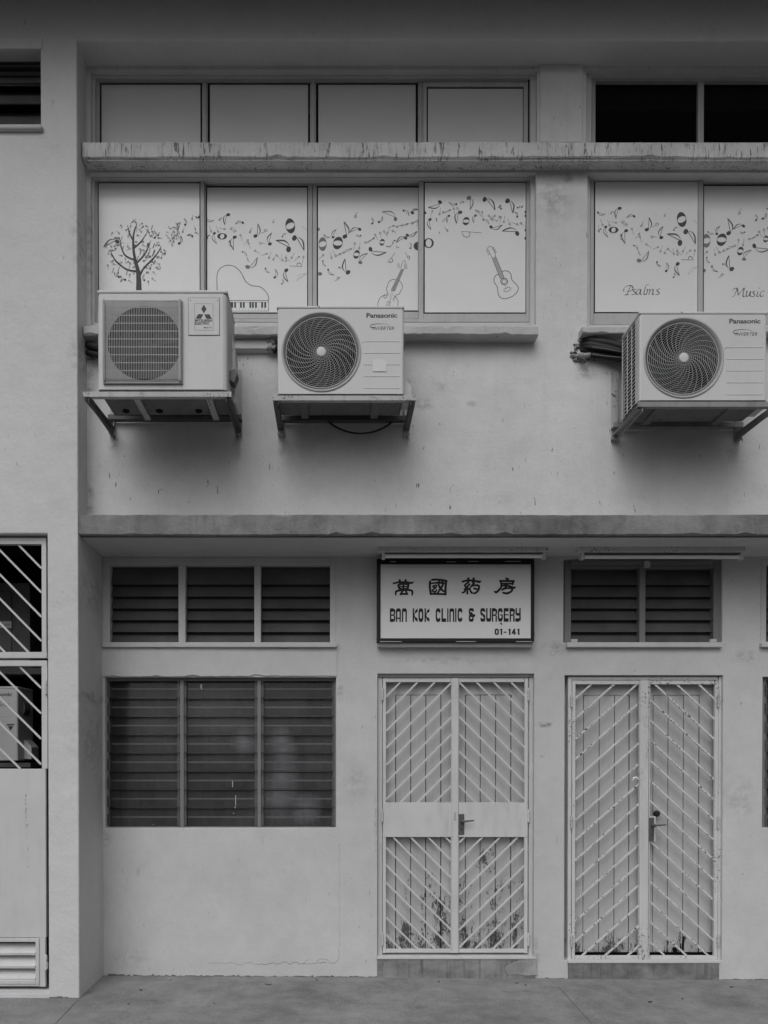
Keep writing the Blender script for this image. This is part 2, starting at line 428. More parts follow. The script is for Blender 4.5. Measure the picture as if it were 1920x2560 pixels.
def jal_glass():
    m = NT('smoked_louvre_glass')
    m.col(m.ramp(m.noise((3,3,9), 1, 4), .3, .7, .035, .07)).set(.12, .4)
    tr = m.n('ShaderNodeBsdfTransparent'); tr.inputs[0].default_value = (.95, .95, .96, 1)
    mx = m.n('ShaderNodeMixShader'); mx.inputs[0].default_value = .70
    out = m.t.nodes['Material Output']
    m.link(m.b.outputs[0], mx.inputs[1]); m.link(tr.outputs[0], mx.inputs[2]); m.link(mx.outputs[0], out.inputs[0])
    return m.mat
M['jglass'] = jal_glass()
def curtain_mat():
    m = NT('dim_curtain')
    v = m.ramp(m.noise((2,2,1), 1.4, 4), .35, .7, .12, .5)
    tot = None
    for px, py, r in ((612, 1855, .12), (702, 1848, .11), (708, 1880, .13), (700, 1940, .16), (765, 2020, .14), (690, 1990, .2)):   # pale blurred reflections of the glass, painted into the curtain
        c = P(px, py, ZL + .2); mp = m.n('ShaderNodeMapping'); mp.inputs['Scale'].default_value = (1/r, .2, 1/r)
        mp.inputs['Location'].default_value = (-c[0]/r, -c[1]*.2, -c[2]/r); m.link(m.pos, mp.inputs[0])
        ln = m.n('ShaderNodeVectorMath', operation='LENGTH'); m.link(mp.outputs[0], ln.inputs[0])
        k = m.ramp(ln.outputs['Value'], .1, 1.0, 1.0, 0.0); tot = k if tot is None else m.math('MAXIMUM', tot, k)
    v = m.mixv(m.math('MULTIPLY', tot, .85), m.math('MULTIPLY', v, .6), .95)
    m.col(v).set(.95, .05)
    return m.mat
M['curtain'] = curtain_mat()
M['bars'] = paint('inner_window_bars', .50, .5, .3)
# ------------------------------------------------------------------ setting: pavement
def floor_z(x): return -0.0066 * (x + 1.73)
m = MB(); fx = [-60, -12, -4, 0, 4, 12, 60]
for y in (2.6, 5.9): m.v += [Vector((x, y, floor_z(x))) for x in fx]
n = len(fx)
for i in range(n - 1): m.f.append([i, i+1, n+i+1, n+i]); m.m.append(0)
pav = m.build('pavement', M['floor']); pav['kind'] = 'structure'
pav['label'] = 'mottled grey concrete pavement in front of the building'; pav['category'] = 'pavement'
m = MB(); m.v += [Vector((x, y, floor_z(x) - .14)) for y in (-80, 2.45) for x in fx]
for i in range(n - 1): m.f.append([i, i+1, n+i+1, n+i]); m.m.append(0)
rd = m.build('added_road', M['added_road']); rd['kind'] = 'structure'  # unseen, put in dark to cut light bounced off the ground
m = MB()
for i in range(n - 1):
    a, b = fx[i], fx[i+1]; za, zb_ = floor_z(a), floor_z(b)
    m.add([(x, y, z + dz) for x, z in ((a, za), (b, zb_)) for y, dz in ((2.45, -.2), (2.45, .003), (2.599, .003), (2.599, -.2))], [(0,1,5,4), (1,2,6,5), (2,3,7,6)])
kb = m.build('kerb', M['kerb']); kb['kind'] = 'structure'
# joints scored in the concrete
m = MB()
for a, b in (((195, 2500), (100, 2600)), ((1397, 2460), (1520, 2596))):
    def fl(px, py):
        d = Vector((0, 1, 0)); q = P(px, py, 1.0) - Vector((0, 0, EYE)); t = -EYE / q.z
        p = Vector((0, 0, EYE)) + q * t; p.z = floor_z(p.x) + .0015; return p
    p0, p1 = fl(*a), fl(*b)
    m.bar(p0, p1, .0035, .002)
jn = m.build('pavement_joint', M['joint']); jn['kind'] = 'structure'

# ------------------------------------------------------------------ the building
XL, XR = -4.4, 4.7                       # where the shell ends, both well outside the picture
BLD = thing('building', 'pale plastered two storey shop building filling the whole photo', 'building', (0, ZL, 0))
px_pil = 195.5
xp = X(px_pil, Z0)                       # right edge of the pillar
z_fas = Zz(101, Z0); z_top = z_fas + .46
z_sl1, z_sl0 = Zz(1285, Z0), Zz(1336, Z0)  # slab ledge, top and bottom

# pillar bay + fascia: one plastered frame in one plane
lw = RC(-260, 122, 101, 312, Z0); cg = RC(-330, 1334, 120, 2481, Z0)
m = MB().wall(XL, XR + .9, -.25, z_top, Z0, Z0 + .56,
              [(xp, XR, -1, z_fas), lw, cg])
m.build('front_frame', M['front'], BLD, bevel=.008)
# back plates closing the shell
m = MB()
m.box(XL, XR + .9, 7.4, 7.5, -.25, z_top)
m.box(XL, XL + .1, Z0 + .56, 7.4, -.25, z_top); m.box(XR + .8, XR + .9, Z0 + .56, 7.4, -.25, z_top)
m.build('rear_wall', M['wall'], BLD)
# roof with deep eaves: they shade the top of the facade
EAVE = 0.70
m = MB()
m.box(XL - .6, XR + 1.5, Z0 - EAVE, 7.8, z_top, z_top + .18)
m.box(XL - .6, XR + 1.5, Z0 - EAVE - .12, Z0 - EAVE, z_top - .12, z_top + .24)
m.build('roof', M['eave'], BLD, bevel=.01)

# upper wall
wa_t = RC(226, 176, 1343, 356, ZU); wa_l = RC(226, 432, 1340, 812, ZU)
wb_t = RC(1466, 174, 2500, 356, ZU); wb_l = RC(1469, 432, 2500, 826, ZU)
m = MB().wall(xp - .05, XR + .05, z_sl0 + .02, z_fas + .3, ZU, ZU + .2, [wa_t, wa_l, wb_t, wb_l])
m.build('upper_wall', M['upper'], BLD, bevel=.007)
# the soffit above it: thickness of the fascia is its underside already; pier between the windows
a, b, c, d = RC(1350, 160, 1457, 356, ZU - .012)
MB().box(a, b, ZU - .014, ZU + .02, c, z_fas + .1).build('pier', M['upper'], BLD, bevel=.006)
# plaster borders set back in the window openings
YB = ZU + .035
def border(h, inner, name='window_border'):
    m = MB().wall(h[0] - .03, h[1] + .03, h[2] - .03, h[3] + .03, YB, YB + .12, [inner])
    return m.build(name, M['trim'], BLD, bevel=.006)
YF = YB + .02
ia_t = RC(238, 193, 1326, 372, YB); ia_l = RC(236, 445, 1326, 806, YB)
ib_t = RC(1480, 190, 2400, 372, YB); ib_l = RC(1476, 442, 2400, 812, YB)
for h, i in ((wa_t, ia_t), (wa_l, ia_l), (wb_t, ib_t), (wb_l, ib_l)): border(h, i)

# ledge between transom and window: proud moulding with black mould runs
a, _, c, d = RC(206, 354, 1200, 394, Z0 + .075)
m = MB()
m.moulding(a, XR, Z0 + .075, ZU + .10, c, d, .0035, .007, 4)
led = m.build('ledge', M['ledge'], BLD)
# a thin drip strip under its front edge
m = MB(); m.box(a + .03, XR, Z0 + .085, Z0 + .125, c - .012, c - .0045); m.build('ledge_drip', M['ledge'], BLD, bevel=.003)
# sills under the two lower windows
def sill(x0, y0, x1, y1, depth, name='window_sill'):
    a, b, c, d = RC(x0, y0, x1, y1, depth)
    return MB().moulding(a, b, depth, ZU + .15, c, d, .003, .007, int(x0), .045).build(name, M['sill'], BLD)
sill(209, 814, 1346, 837, Z0 + .085)
sill(1456, 815, 2500, 832, Z0 + .10)
a, b, c, d = RC(236, 806, 1330, 818, ZU - .01)
MB().box(a, b, ZU - .012, ZU + .1, c, d).build('sill_bed', M['trim'], BLD, bevel=.006)

# slab ledge between the storeys
m = MB().moulding(xp + .003, XR, Z0 + .010, ZL + .14, z_sl0, z_sl1, .0025, .006, 9)
m.build('slab_ledge', M['slab'], BLD)
# soffit skin: paler underside, 4 mm below the slab
m = MB().box(xp + .003, XR, Z0 + .05, ZL + .02, z_sl0 - .008, z_sl0 - .0045)
m.build('soffit', M['wall'], BLD)

# ground floor wall
tL = RC(258, 1396, 838, 1606, ZL); jL = RC(263, 1693, 840, 2070, ZL)
d1 = RC(943.5, 1684, 1335, 2393, ZL); d2 = RC(1411, 1688, 1806.5, 2402, ZL)
tR = RC(1409, 1398, 1806, 1606, ZL); tF = RC(1902, 1396, 2480, 1606, ZL); jF = RC(1906, 1692, 2480, 2070, ZL)
m = MB().wall(xp - .05, XR + .05, -.25, z_sl0 - .002, ZL, ZL + .16, [tL, jL, d1, d2, tR, tF, jF])
m.build('ground_floor_wall', M['wall'], BLD, bevel=.007)
# rough rendered band between transom and louvre window
a, b, c, d = RC(256, 1618, 842, 1692, ZL); m = MB().moulding(a, b, ZL - .010, ZL + .02, c, d, .005, .005, 3, .04); m.build('plaster_band', M['trim'], BLD)
# dark interior behind the openings
m = MB()
a, b, c, d = RC(1380, 1380, 2500, 2100, ZL)
m.box(xp, XR, ZL + .75, ZL + .80, 0, z_sl0)
m.box(xp, XR, ZU + .62, ZU + .66, z_sl1, z_fas + .3)
m.build('interior_wall', M['room'], BLD)
# concealed room behind the grille on the left
m = MB()
yb = Z0 + .56
m.box(cg[0] - .3, cg[1] + .17, yb + 1.0, yb + 1.05, -.2, cg[3] + .4)
m.box(cg[1] + .12, cg[1] + .17, yb, yb + 1.0, -.2, cg[3] + .4)
m.box(cg[0] - .35, cg[0] - .3, yb, yb + 1.0, -.2, cg[3] + .4)
m.box(cg[0] - .3, cg[1] + .12, yb, yb + 1.0, cg[3] + .35, cg[3] + .4)
m.box(cg[0] - .3, cg[1] + .12, yb, yb + 1.0, cg[2] - .03, cg[2])
m.box(cg[0] + .01, cg[1] - .001, Z0 + .10, yb, cg[3] - .005, cg[3] - .001); m.box(cg[1] - .005, cg[1] - .001, Z0 + .10, yb, cg[2], cg[3] - .006)  # dark sheets under lintel and along jamb, painting the shade of the recess
m.build('plant_room', M['void'], BLD)

# cracks in the ground floor render, hairline
def crack(pts, wd, y, name='plaster_crack'):
    m = MB()
    for q0, q1 in zip(pts[:-1], pts[1:]):
        m.bar(P(*q0, y), P(*q1, y), wd, .0016, (0, 1, 0))
    return m
rnd = random.Random(3)
m = MB(); x, y = 515.0, 2409.0
runs = [(515, 640, .0013), (642, 812, .0026)]
for xa, xb, wd in runs:
    pts = [(xa, 2409)]
    while pts[-1][0] < xb: pts.append((pts[-1][0] + rnd.uniform(2, 7), 2408.5 + (pts[-1][1] - 2408.5) * .7 + rnd.uniform(-3.0, 3.0)))
    q = crack(pts, wd, ZL); m.add(q.v, q.f)
for pts, wd in (([(790, 2403), (803, 2397), (818, 2399), (826, 2408), (838, 2407), (845, 2400), (848, 2388), (847, 2372)], .002), ([(756, 2412), (765, 2402), (774, 2398)], .0016)):
    q = crack(pts, wd, ZL); m.add(q.v, q.f)
m.build('plaster_crack', M['joint'], BLD)
q = crack([(848.5 + .8 * math.sin(i * 1.7), 2368 - i * 20) for i in range(14)], .0014, ZL); q.build('plaster_crack', M['hair'], BLD)

# grime in the angle of wall and pavement: a thin broken line of dirt
m = MB(); rnd = random.Random(5)
def grime(xa, xb, y):
    x = xa
    while x < xb:
        l = rnd.uniform(.006, .04); h = rnd.uniform(.0, .008) ** 1.0 * (1.6 if rnd.random() < .2 else 1)
        if rnd.random() < .9:
            z = floor_z(x) - .004
            m.box(x, min(x + l, xb), y - rnd.uniform(.002, .007), y + .002, z, z + h + .004)
        x += l
grime(xp + .01, d1[0], ZL); grime(d1[1] + .03, d2[0], ZL); grime(d2[1], XR, ZL); grime(X(120, Z0), xp, Z0)
m.build('grime_line', M['joint'], BLD)

# ------------------------------------------------------------------ upper windows
def frame_box(m, x0, y0, x1, y1, t, d0, d1, mi=0):
    """rectangular frame: outer picture box, bar thickness in picture px (l,t,r,b)"""
    l, tt, r, b = t
    m.pbox(x0, y0, x0 + l, y1, d0, d1, mi); m.pbox(x1 - r, y0, x1, y1, d0, d1, mi)
    m.pbox(x0 + l, y0, x1 - r, y0 + tt, d0, d1, mi); m.pbox(x0 + l, y1 - b, x1 - r, y1, d0, d1, mi)

def pane(w, x0, y0, x1, y1, d, mat, name='pane', label=None, sh=None):
    """gasket line round the pane + pane"""
    m = MB(); m.pbox(x0 - 4, y0 - 8, x1 + 4, y1 + 5, d + .006, d + .010); m.build('gasket', M['gasket'], w)
    return MB().pbox(x0, y0, x1, y1, d, d + .005).build(name, mat, w, label=label)

def window(label, build_frame):
    m = MB(); build_frame(m)
    return m.build('window', M['alu'], BLD, bevel=.003, label=label)

# left transom: four grey blind panes, the last one in a sash in front
def f(m):
    frame_box(m, 238, 193, 1326, 375, (11, 11, 10, 10), YF, YF + .07)
    for a, b in ((505, 519), (775, 790), (1045, 1058)):
        m.pbox(a, 204, b, 365, YF + .012, YF + .06); m.pbox(a + 4, 204, b - 4, 365, YF + .004, YF + .012)
wt = window('transom window with grey blinds', f)
for a, b in ((250, 504), (521, 773), (792, 1042)): pane(wt, a + 4, 212, b - 3, 362, YF + .009, M['blind'])
pane(wt, 1070, 222, 1307, 362, YF - .001, M['blind'])
m = MB(); frame_box(m, 1058, 205, 1320, 372, (9, 11, 11, 8), YF - .006, YF + .014); m.build('sash', M['alu'], wt, bevel=.002)
MB().pbox(1320, 196, 1323, 366, YF - .002, YF + .01).build('gasket', M['gasket'], wt)

# right transom: clear glass onto a dark room
def f(m):
    frame_box(m, 1480, 190, 2400, 375, (9, 12, 9, 8), YF, YF + .07)
    for a, b in ((1745, 1760), (2030, 2045)): m.pbox(a, 202, b, 365, YF + .008, YF + .06)
wr = window('transom window of dark clear glass', f)
for a, b in ((1489, 1745), (1760, 2030), (2045, 2391)): MB().pbox(a, 202, b, 365, YF + .03, YF + .035).build('pane', M['dglass'], wr)

# lower windows: sliding sashes with white printed film
def f(m):
    frame_box(m, 236, 445, 1326, 805, (5, 4, 4, 8), YF, YF + .08)
    m.pbox(241, 449, 1322, 797, YF + .052, YF + .056)          # track shadow board
    m.pbox(513, 449, 1058, 458, YF + .030, YF + .052)
wl = window('sliding window with white film printed with notes and instruments', f)
def sash(w, x0, y0, x1, y1, t, d, film, label=None):
    m = MB(); frame_box(m, x0, y0, x1, y1, t, d, d + .018); m.build('sash', M['alu'], w, bevel=.002)
    a, b, c, e = x0 + t[0], y0 + t[1], x1 - t[2], y1 - t[3]
    MB().pbox(a - 1, b - 1, c + 1, e + 1, d + .012, d + .015).build('gasket', M['gasket'], w)
    return MB().pbox(a + 3, b + 7, c - 2.2, e - 3.2, d + .007, d + .0115).build('pane', film, w, label=label)
sash(wl, 240, 448, 511, 797, (4, 3, 10, 18), YF + .006, M['film'], 'white film pane with a tree of notes')
sash(wl, 502, 458, 781, 797, (13, 4, 11, 13), YF + .029, M['film'], 'white film pane with a grand piano')
sash(wl, 782, 458, 1062, 797, (10, 4, 14, 18), YF + .029, M['film'], 'white film pane with a violin')
sash(wl, 1047, 448, 1323, 803, (12, 2, 7, 19), YF + .004, M['film'], 'white film pane with a guitar')
def f(m):
    frame_box(m, 1476, 442, 2400, 812, (7, 4, 6, 14), YF, YF + .08)
    m.pbox(1483, 446, 2394, 800, YF + .052, YF + .056)
    m.pbox(1758, 446, 2394, 455, YF + .030, YF + .052)
wm = window('sliding window with white film printed with notes and words', f)
sash(wm, 1481, 445, 1758, 800, (4, 2, 12, 17), YF + .006, M['film'], 'white film pane with lettering low down')
sash(wm, 1745, 454, 2046, 800, (12, 4, 13, 16), YF + .029, M['film'])
sash(wm, 2036, 446, 2390, 800, (12, 4, 13, 16), YF + .006, M['film'])

# ------------------------------------------------------------------ prints on the film
class Ink:
    """flat printed shapes on a plane, each a hair in front of the last"""
    def __init__(s, org, sc, off, y, clip): s.m = MB(); s.o, s.sc, s.off, s.y, s.clip, s.k = org, sc, off, y, clip, 0
    def pt(s, q):
        x, y = q[0] / s.sc + s.o[0] + s.off[0], q[1] / s.sc + s.o[1] + s.off[1]
        if s.clip: x = max(s.clip[0], min(s.clip[2], x)); y = max(s.clip[1], min(s.clip[3], y))
        return P(x, y, s.y - .0004 - s.k * 6e-6)
    def inside(s, q):
        x, y = q[0] / s.sc + s.o[0] + s.off[0], q[1] / s.sc + s.o[1] + s.off[1]
        return not s.clip or (s.clip[0] - 2 < x < s.clip[2] + 2 and s.clip[1] < y < s.clip[3])
    def poly(s, pts, mi=0):
        s.k += 1; s.m.add([s.pt(q) for q in pts], [tuple(range(len(pts)))], mi); return s
    def strip(s, A, B, mi=0, closed=False):
        s.k += 1; n = len(A); vs = [s.pt(q) for q in A] + [s.pt(q) for q in B]
        s.m.add(vs, [(i, (i+1) % n, n + (i+1) % n, n+i) for i in range(n if closed else n - 1)], mi); return s
    def ell(s, cx, cy, rx, ry, rot=0, mi=0, hole=None, n=20):
        c, q = math.cos(R(rot)), math.sin(R(rot))
        ring = lambda a, b, r2=0: [(cx + a*math.cos(t)*c - b*math.sin(t)*q, cy + a*math.cos(t)*q + b*math.sin(t)*c) for t in [2*math.pi*i/n + r2 for i in range(n)]]
        if hole is None: return s.poly(ring(rx, ry), mi)
        hx, hy, hr = hole
        c2, q2 = math.cos(R(rot + hr)), math.sin(R(rot + hr))
        inn = [(cx + hx*math.cos(t)*c2 - hy*math.sin(t)*q2, cy + hx*math.cos(t)*q2 + hy*math.sin(t)*c2) for t in [2*math.pi*i/n - R(hr) for i in range(n)]]
        return s.strip(ring(rx, ry), inn, mi, True)
    def rib(s, pts, wd, mi=0, smooth=6):
        """ribbon with a width per point, smoothed"""
        if not isinstance(wd, (list, tuple)): wd = [wd] * len(pts)
        if smooth and len(pts) > 2:
            q, ww = [], []
            g = lambda i: pts[max(0, min(len(pts)-1, i))]
            for i in range(len(pts) - 1):
                for k in range(smooth):
                    t = k / smooth; a, b, c, d = g(i-1), g(i), g(i+1), g(i+2)
                    q.append(tuple(.5*((2*b[j]) + (-a[j]+c[j])*t + (2*a[j]-5*b[j]+4*c[j]-d[j])*t*t + (-a[j]+3*b[j]-3*c[j]+d[j])*t**3) for j in (0, 1)))
                    ww.append(wd[i]*(1-t) + wd[i+1]*t)
            q.append(pts[-1]); ww.append(wd[-1]); pts, wd = q, ww
        A, B = [], []
        for i, p in enumerate(pts):
            a, b = pts[max(i-1, 0)], pts[min(i+1, len(pts)-1)]
            dx, dy = b[0]-a[0], b[1]-a[1]; l = math.hypot(dx, dy) or 1
            A.append((p[0] - dy/l*wd[i]/2, p[1] + dx/l*wd[i]/2)); B.append((p[0] + dy/l*wd[i]/2, p[1] - dx/l*wd[i]/2))
        return s.strip(A, B, mi)
    def eighth(s, hx, hy, tx, ty, r, mi=0, side=None):
        if not s.inside((hx, hy)): return s
        dx, dy = tx-hx, ty-hy; l = math.hypot(dx, dy) or 1; ux, uy = dx/l, dy/l
        nx, ny = -uy, ux
        if side is None: side = 1 if ((int(hx) * 7 + int(hy)) % 3) else -1
        s.ell(hx, hy, r, r*.78, math.degrees(math.atan2(uy, ux)) + 62, mi)
        bx, by = hx + nx*r*.75*side, hy + ny*r*.75*side
        s.rib([(bx, by), (tx, ty)], max(1.8, r*.24), mi, 0)
        q = lambda t, o: (bx + (tx-bx)*t + nx*side*o*l, by + (ty-by)*t + ny*side*o*l)
        s.rib([q(1, 0), q(.82, .10), q(.55, .22), q(.30, .20), q(.10, .08)], [r*.20, r*.46, r*.50, r*.30, r*.10], mi, 4)
        return s
    def half(s, hx, hy, ang, l=42, r=8.5, mi=1):
        if not s.inside((hx, hy)): return s
        s.ell(hx, hy, r, r*.8, ang, mi, (r*.62, r*.34, 25), 12)
        c, q = math.cos(R(ang)), math.sin(R(ang))
        s.rib([(hx + c*r*.9, hy + q*r*.9), (hx + c*l, hy + q*l)], 2.1, mi, 0); return s
    def whole(s, hx, hy, rx, ry, rot=0, mi=0):
        return s.ell(hx, hy, rx, ry, rot, mi, (min(rx,ry)*.95 if rx <= ry else rx*.42, ry*.40 if rx <= ry else ry*.80, -20 if rx <= ry else 25), 28)
    def flat(s, hx, hy, ang, l=46, mi=1):
        if not s.inside((hx, hy)): return s
        c, q = math.cos(R(ang)), math.sin(R(ang)); g = lambda a, b: (hx + a*c - b*q, hy + a*q + b*c)
        s.rib([g(0, 0), g(l, 0)], 2.4, mi, 0)
        s.rib([g(0, 0), g(l*.12, l*.22), g(l*.34, l*.26), g(l*.42, l*.10), g(l*.36, 0)], [2, 4, 4, 3, 2], mi, 4); return s
    def build(s, name, w, label=None, mats=None): return s.m.build(name, mats or [M['ink'], M['ink2'], M['ink3']], w, label=label)

YP_f, YP_b = YF + .006 + .007, YF + .029 + .007      # faces of front-track and back-track panes
YP_4 = YF + .004 + .007
O1, K1 = (180, 420), 2.765
O2, K2 = (740, 420), 2.676
# pane 1: tree of notes
k = Ink(O1, K1, (0, 0), YP_f, (247, 455, 500, 780))
k.rib([(462,860),(462,842),(461,770),(455,705),(440,650),(425,565),(424,480),(434,425),(450,382)], [44,40,34,28,22,17,13,9,3])
for pts, wd in (([(452,716),(380,702),(310,650),(280,605),(265,562)], [13,10,9,6,2]),
                ([(436,638),(370,606),(340,545),(328,478)], [11,9,7,2]),
                ([(422,500),(395,445),(384,395)], [9,7,2]),
                ([(470,740),(495,695),(565,622),(600,575),(616,538)], [13,11,9,6,2]),
                ([(446,658),(500,600),(530,540),(543,500)], [11,9,6,2]),
                ([(428,555),(478,508),(516,450)], [10,8,2])): k.rib(pts, [q * 1.3 for q in wd])
k.build('tree_drawing', wl)
k = Ink(O1, K1, (0, 0), YP_f - .0006, (247, 455, 500, 780))
k.eighth(312,508,218,546,16, side=1); k.eighth(572,482,568,432,9); k.eighth(322,750,290,718,8, side=-1); k.eighth(500,775,500,735,8); k.eighth(367,772,332,788,9)
rnd = random.Random(11); cnt = 0; used = []
while cnt < 100:
    a, rr = rnd.uniform(0, 2*math.pi), math.sqrt(rnd.uniform(.02, 1))
    x, y = 432 + 205*rr*math.cos(a), 590 + 225*rr*math.sin(a)
    if y > 790 or (abs(x-462) < 30 and y > 690) or any(math.hypot(x-u, y-v) < 18 for u, v in used): continue
    used.append((x, y)); cnt += 1; t = rnd.random(); mi = rnd.choice((0, 1, 1)); an = rnd.uniform(0, 360)
    if t < .25: k.half(x, y, an, rnd.uniform(22, 38), 7, mi)
    elif t < .5: k.flat(x, y, an, rnd.uniform(22, 36), mi)
    elif t < .68: k.rib([(x-8,y+12),(x-4,y+14),(x,y),(x+5,y-14),(x+9,y-11)], [2,4,4,4,2], mi, 4)
    elif t < .84:
        for dx in (-4, 5): k.rib([(x+dx-4, y-9), (x+dx+2, y+9)], 2.2, mi, 0)
        for dy in (-3, 4): k.rib([(x-10, y+dy+2), (x+10, y+dy-2)], 3.2, mi, 0)
    else: k.eighth(x, y, x + 22*math.cos(R(an)), y + 22*math.sin(R(an)), 6, mi)
for e in ((782,392,775,348,8),(741,520,752,468,10),(832,471,795,466,8),(880,338,852,332,10),(703,508,692,545,5),(640,592,632,560,9,1)): k.eighth(*e)
for h in ((700,482,-60),(765,440,-70),(852,422,-110),(855,446,20),(728,455,-95),(745,380,100),(830,352,-80),(735,405,170),(700,410,10)): k.half(*h, 30, 7)
for _ in range(26):
    x = rnd.uniform(650, 745); y = 470 + (x-650)*-.55 + rnd.uniform(-40, 60)
    if rnd.random() < .5: k.half(x, y, rnd.uniform(0,360), 16, 5)
    else: k.eighth(x, y, x + rnd.uniform(-14,14), y - 16, 4, 1)
k.build('note_print', wl)

def print_piano_side(w, off, y, clip):
    k = Ink(O1, K1, off, y, clip)
    for e in ((1080,323,1055,393,14),(984,452,1000,524,11),(1125,478,1117,568,14),(1180,378,1128,388,10),(1268,470,1284,385,15),(1368,525,1380,447,14),
              (1497,562,1408,500,21,0,1),(1537,484,1604,570,20,0,-1),(1214,684,1282,617,17,1),(1402,756,1404,698,10),(1481,707,1494,788,15),(1338,695,1366,724,7),
              (1455,474,1482,453,6),(1178,580,1208,612,6),(1213,622,1225,648,4),(930,352,982,362,8),(1020,360,1040,345,6,1),(948,466,938,492,6),(1556,778,1622,728,3,1,-1),(1452,800,1456,768,6),(1090,508,1112,550,9,1)): k.eighth(*e)
    k.whole(1509, 400, 33, 52, -8); k.whole(1038, 472, 34, 22, 0)
    for h in ((962,438,-110),(1010,440,-110),(1055,422,-170),(1098,420,50),(1128,435,-130),(1165,465,70),(1220,520,70),(1265,572,30),(1345,592,160),(1415,605,40),
              (1455,638,-100),(1478,620,40),(1518,620,-60),(1568,615,140),(1600,615,100),(1215,500,130),(1362,620,-70),(1392,632,-60),(1480,642,-90),(935,480,-90)): k.half(*h)
    k.flat(1222,446,-55,40); k.flat(1352,434,160,52); k.flat(1295,512,15,44); k.flat(1590,680,182,86, 0); k.flat(1385,378,-60,28)
    k.rib([(1588,402),(1625,428)], 2, 1, 0)
    return k.build('note_print', w)
print_piano_side(wl, (0, 0), YP_b, (518, 466, 767, 780))
print_piano_side(wm, (978.5, -16), YP_f, (1487.5, 455, 1743, 770))
# piano
k = Ink(O1, K1, (0, 0), YP_b, None)
k.rib([(1003,915),(1003,848),(1003,740),(1020,700),(1052,678),(1088,672),(1130,685),(1170,725),(1200,782),(1240,812),(1300,822),(1340,855),(1358,890),(1359,916)], 4.5)
k.rib([(1003,916),(1359,916)], 4, 0, 0); k.rib([(1003,928),(1359,928)], 2.5, 0, 0); k.rib([(1003,989),(1359,989)], 2.5, 0, 0); k.rib([(1359,916),(1359,990)], 3, 0, 0); k.rib([(1003,916),(1003,990)], 3, 0, 0)
for x in (1018,1040,1075,1097,1108,1128,1168,1188,1233,1251,1272,1315,1336): k.poly([(x-7,929),(x+6,929),(x+6,966),(x-7,966)])
for x in range(1025, 1358, 22): k.rib([(x,966),(x,988)], 1.6, 1, 0)
k.build('piano_drawing', wl)

def print_violin_side(w, off, y, clip):
    k = Ink(O2, K2, off, y, clip)
    k.whole(178, 509, 27, 46, 0, 1); k.whole(280, 502, 32, 43, 20); k.whole(405, 578, 20, 30, 20); k.whole(576, 497, 17, 23, 20)
    for e in ((327,458,320,358,17),(426,410,356,433,12),(665,341,576,293,15,1,1),(248,463,270,410,10),(498,543,604,565,16,0,1),(430,632,480,570,14,1),(348,698,328,607,17,0,-1),
              (778,299,820,278,13),(733,468,670,500,13),(745,450,810,423,12),(720,285,758,320,8),(765,536,762,500,7),(510,371,505,333,8),(555,361,577,322,9),(215,681,256,716,8),
              (288,666,320,684,6),(180,622,202,658,6),(433,452,403,448,6),(190,450,228,462,6),(660,485,648,515,6),(610,525,640,515,5),(686,532,668,520,4,1)): k.eighth(*e)
    k.ell(160, 708, 15, 12, 0, 1); k.ell(153, 410, 6, 12, 0, 1)
    for h in ((393,505,100),(423,537,-80),(465,498,-20),(530,448,60),(367,542,170),(652,387,160),(675,392,-20),(743,375,165),(780,370,-20),(815,352,100),(265,586,-120),(237,601,-100),
              (181,583,135),(612,436,-70),(295,575,150),(318,565,-20),(563,435,80),(590,425,60),(520,470,150)): k.half(*h)
    k.flat(388,330,-58,44,0); k.flat(616,628,-52,78,0); k.flat(752,612,-112,54,0); k.flat(296,735,150,44); k.flat(645,412,45,34)
    if clip[2] > 1060: pass
    k.rib([(480,500),(520,470)], 1.6, 1, 0); k.rib([(700,390),(810,352)], 1.6, 1, 0)
    return k.build('note_print', w)
print_violin_side(wl, (0, 0), YP_b, (794, 466, 1044.5, 780))
print_violin_side(wm, (959.5, -8.3), YP_b, (1759, 460, 2030, 775))
k = Ink(O2, K2, (0, 0), YP_b - .0006, (794, 466, 1044.5, 780))
k.ell(822, 522, 36, 30); k.build('note_print', wl)
# violin
k = Ink(O2, K2, (0, 0), YP_b, None)
k.rib([(548,935),(548,905),(562,870),(585,853),(603,850),(612,832),(604,806),(610,795),(620,765),(636,750),(655,744),(668,747)], 3.6)
k.rib([(690,752),(708,775),(710,805),(696,832),(690,842),(680,846),(670,850),(668,866),(682,888),(680,935)], 3.6)
k.strip([(707,676),(638,816)], [(720,682),(659,824)], 2)
for a, b in (((705,675),(636,818)), ((720,681),(660,824)), ((705,675),(720,681)), ((636,818),(660,824)), ((712,678),(648,820))): k.rib([a, b], 2.4, 0, 0)
k.rib([(700,672),(712,632),(722,620),(731,628),(722,680)], 2.6)
for x, y in ((685,645),(688,662),(735,650),(738,668)): k.ell(x, y, 8, 8, 0, 1, (5.5, 5.5, 0), 12)
k.rib([(596,842),(588,862),(598,872),(610,856),(622,840)], [2,4,3,4,2]); k.rib([(652,852),(664,862),(650,878),(658,892)], [2,4,4,2])
k.rib([(640,822),(612,930)], 1.8, 1, 0); k.rib([(650,824),(620,930)], 1.8, 1, 0); k.rib([(612,892),(634,898)], 2.5, 0, 0)
k.rib([(612,892),(598,935)], 2.2, 0, 0); k.rib([(634,898),(612,935)], 2.2, 0, 0)
k.build('violin_drawing', wl)
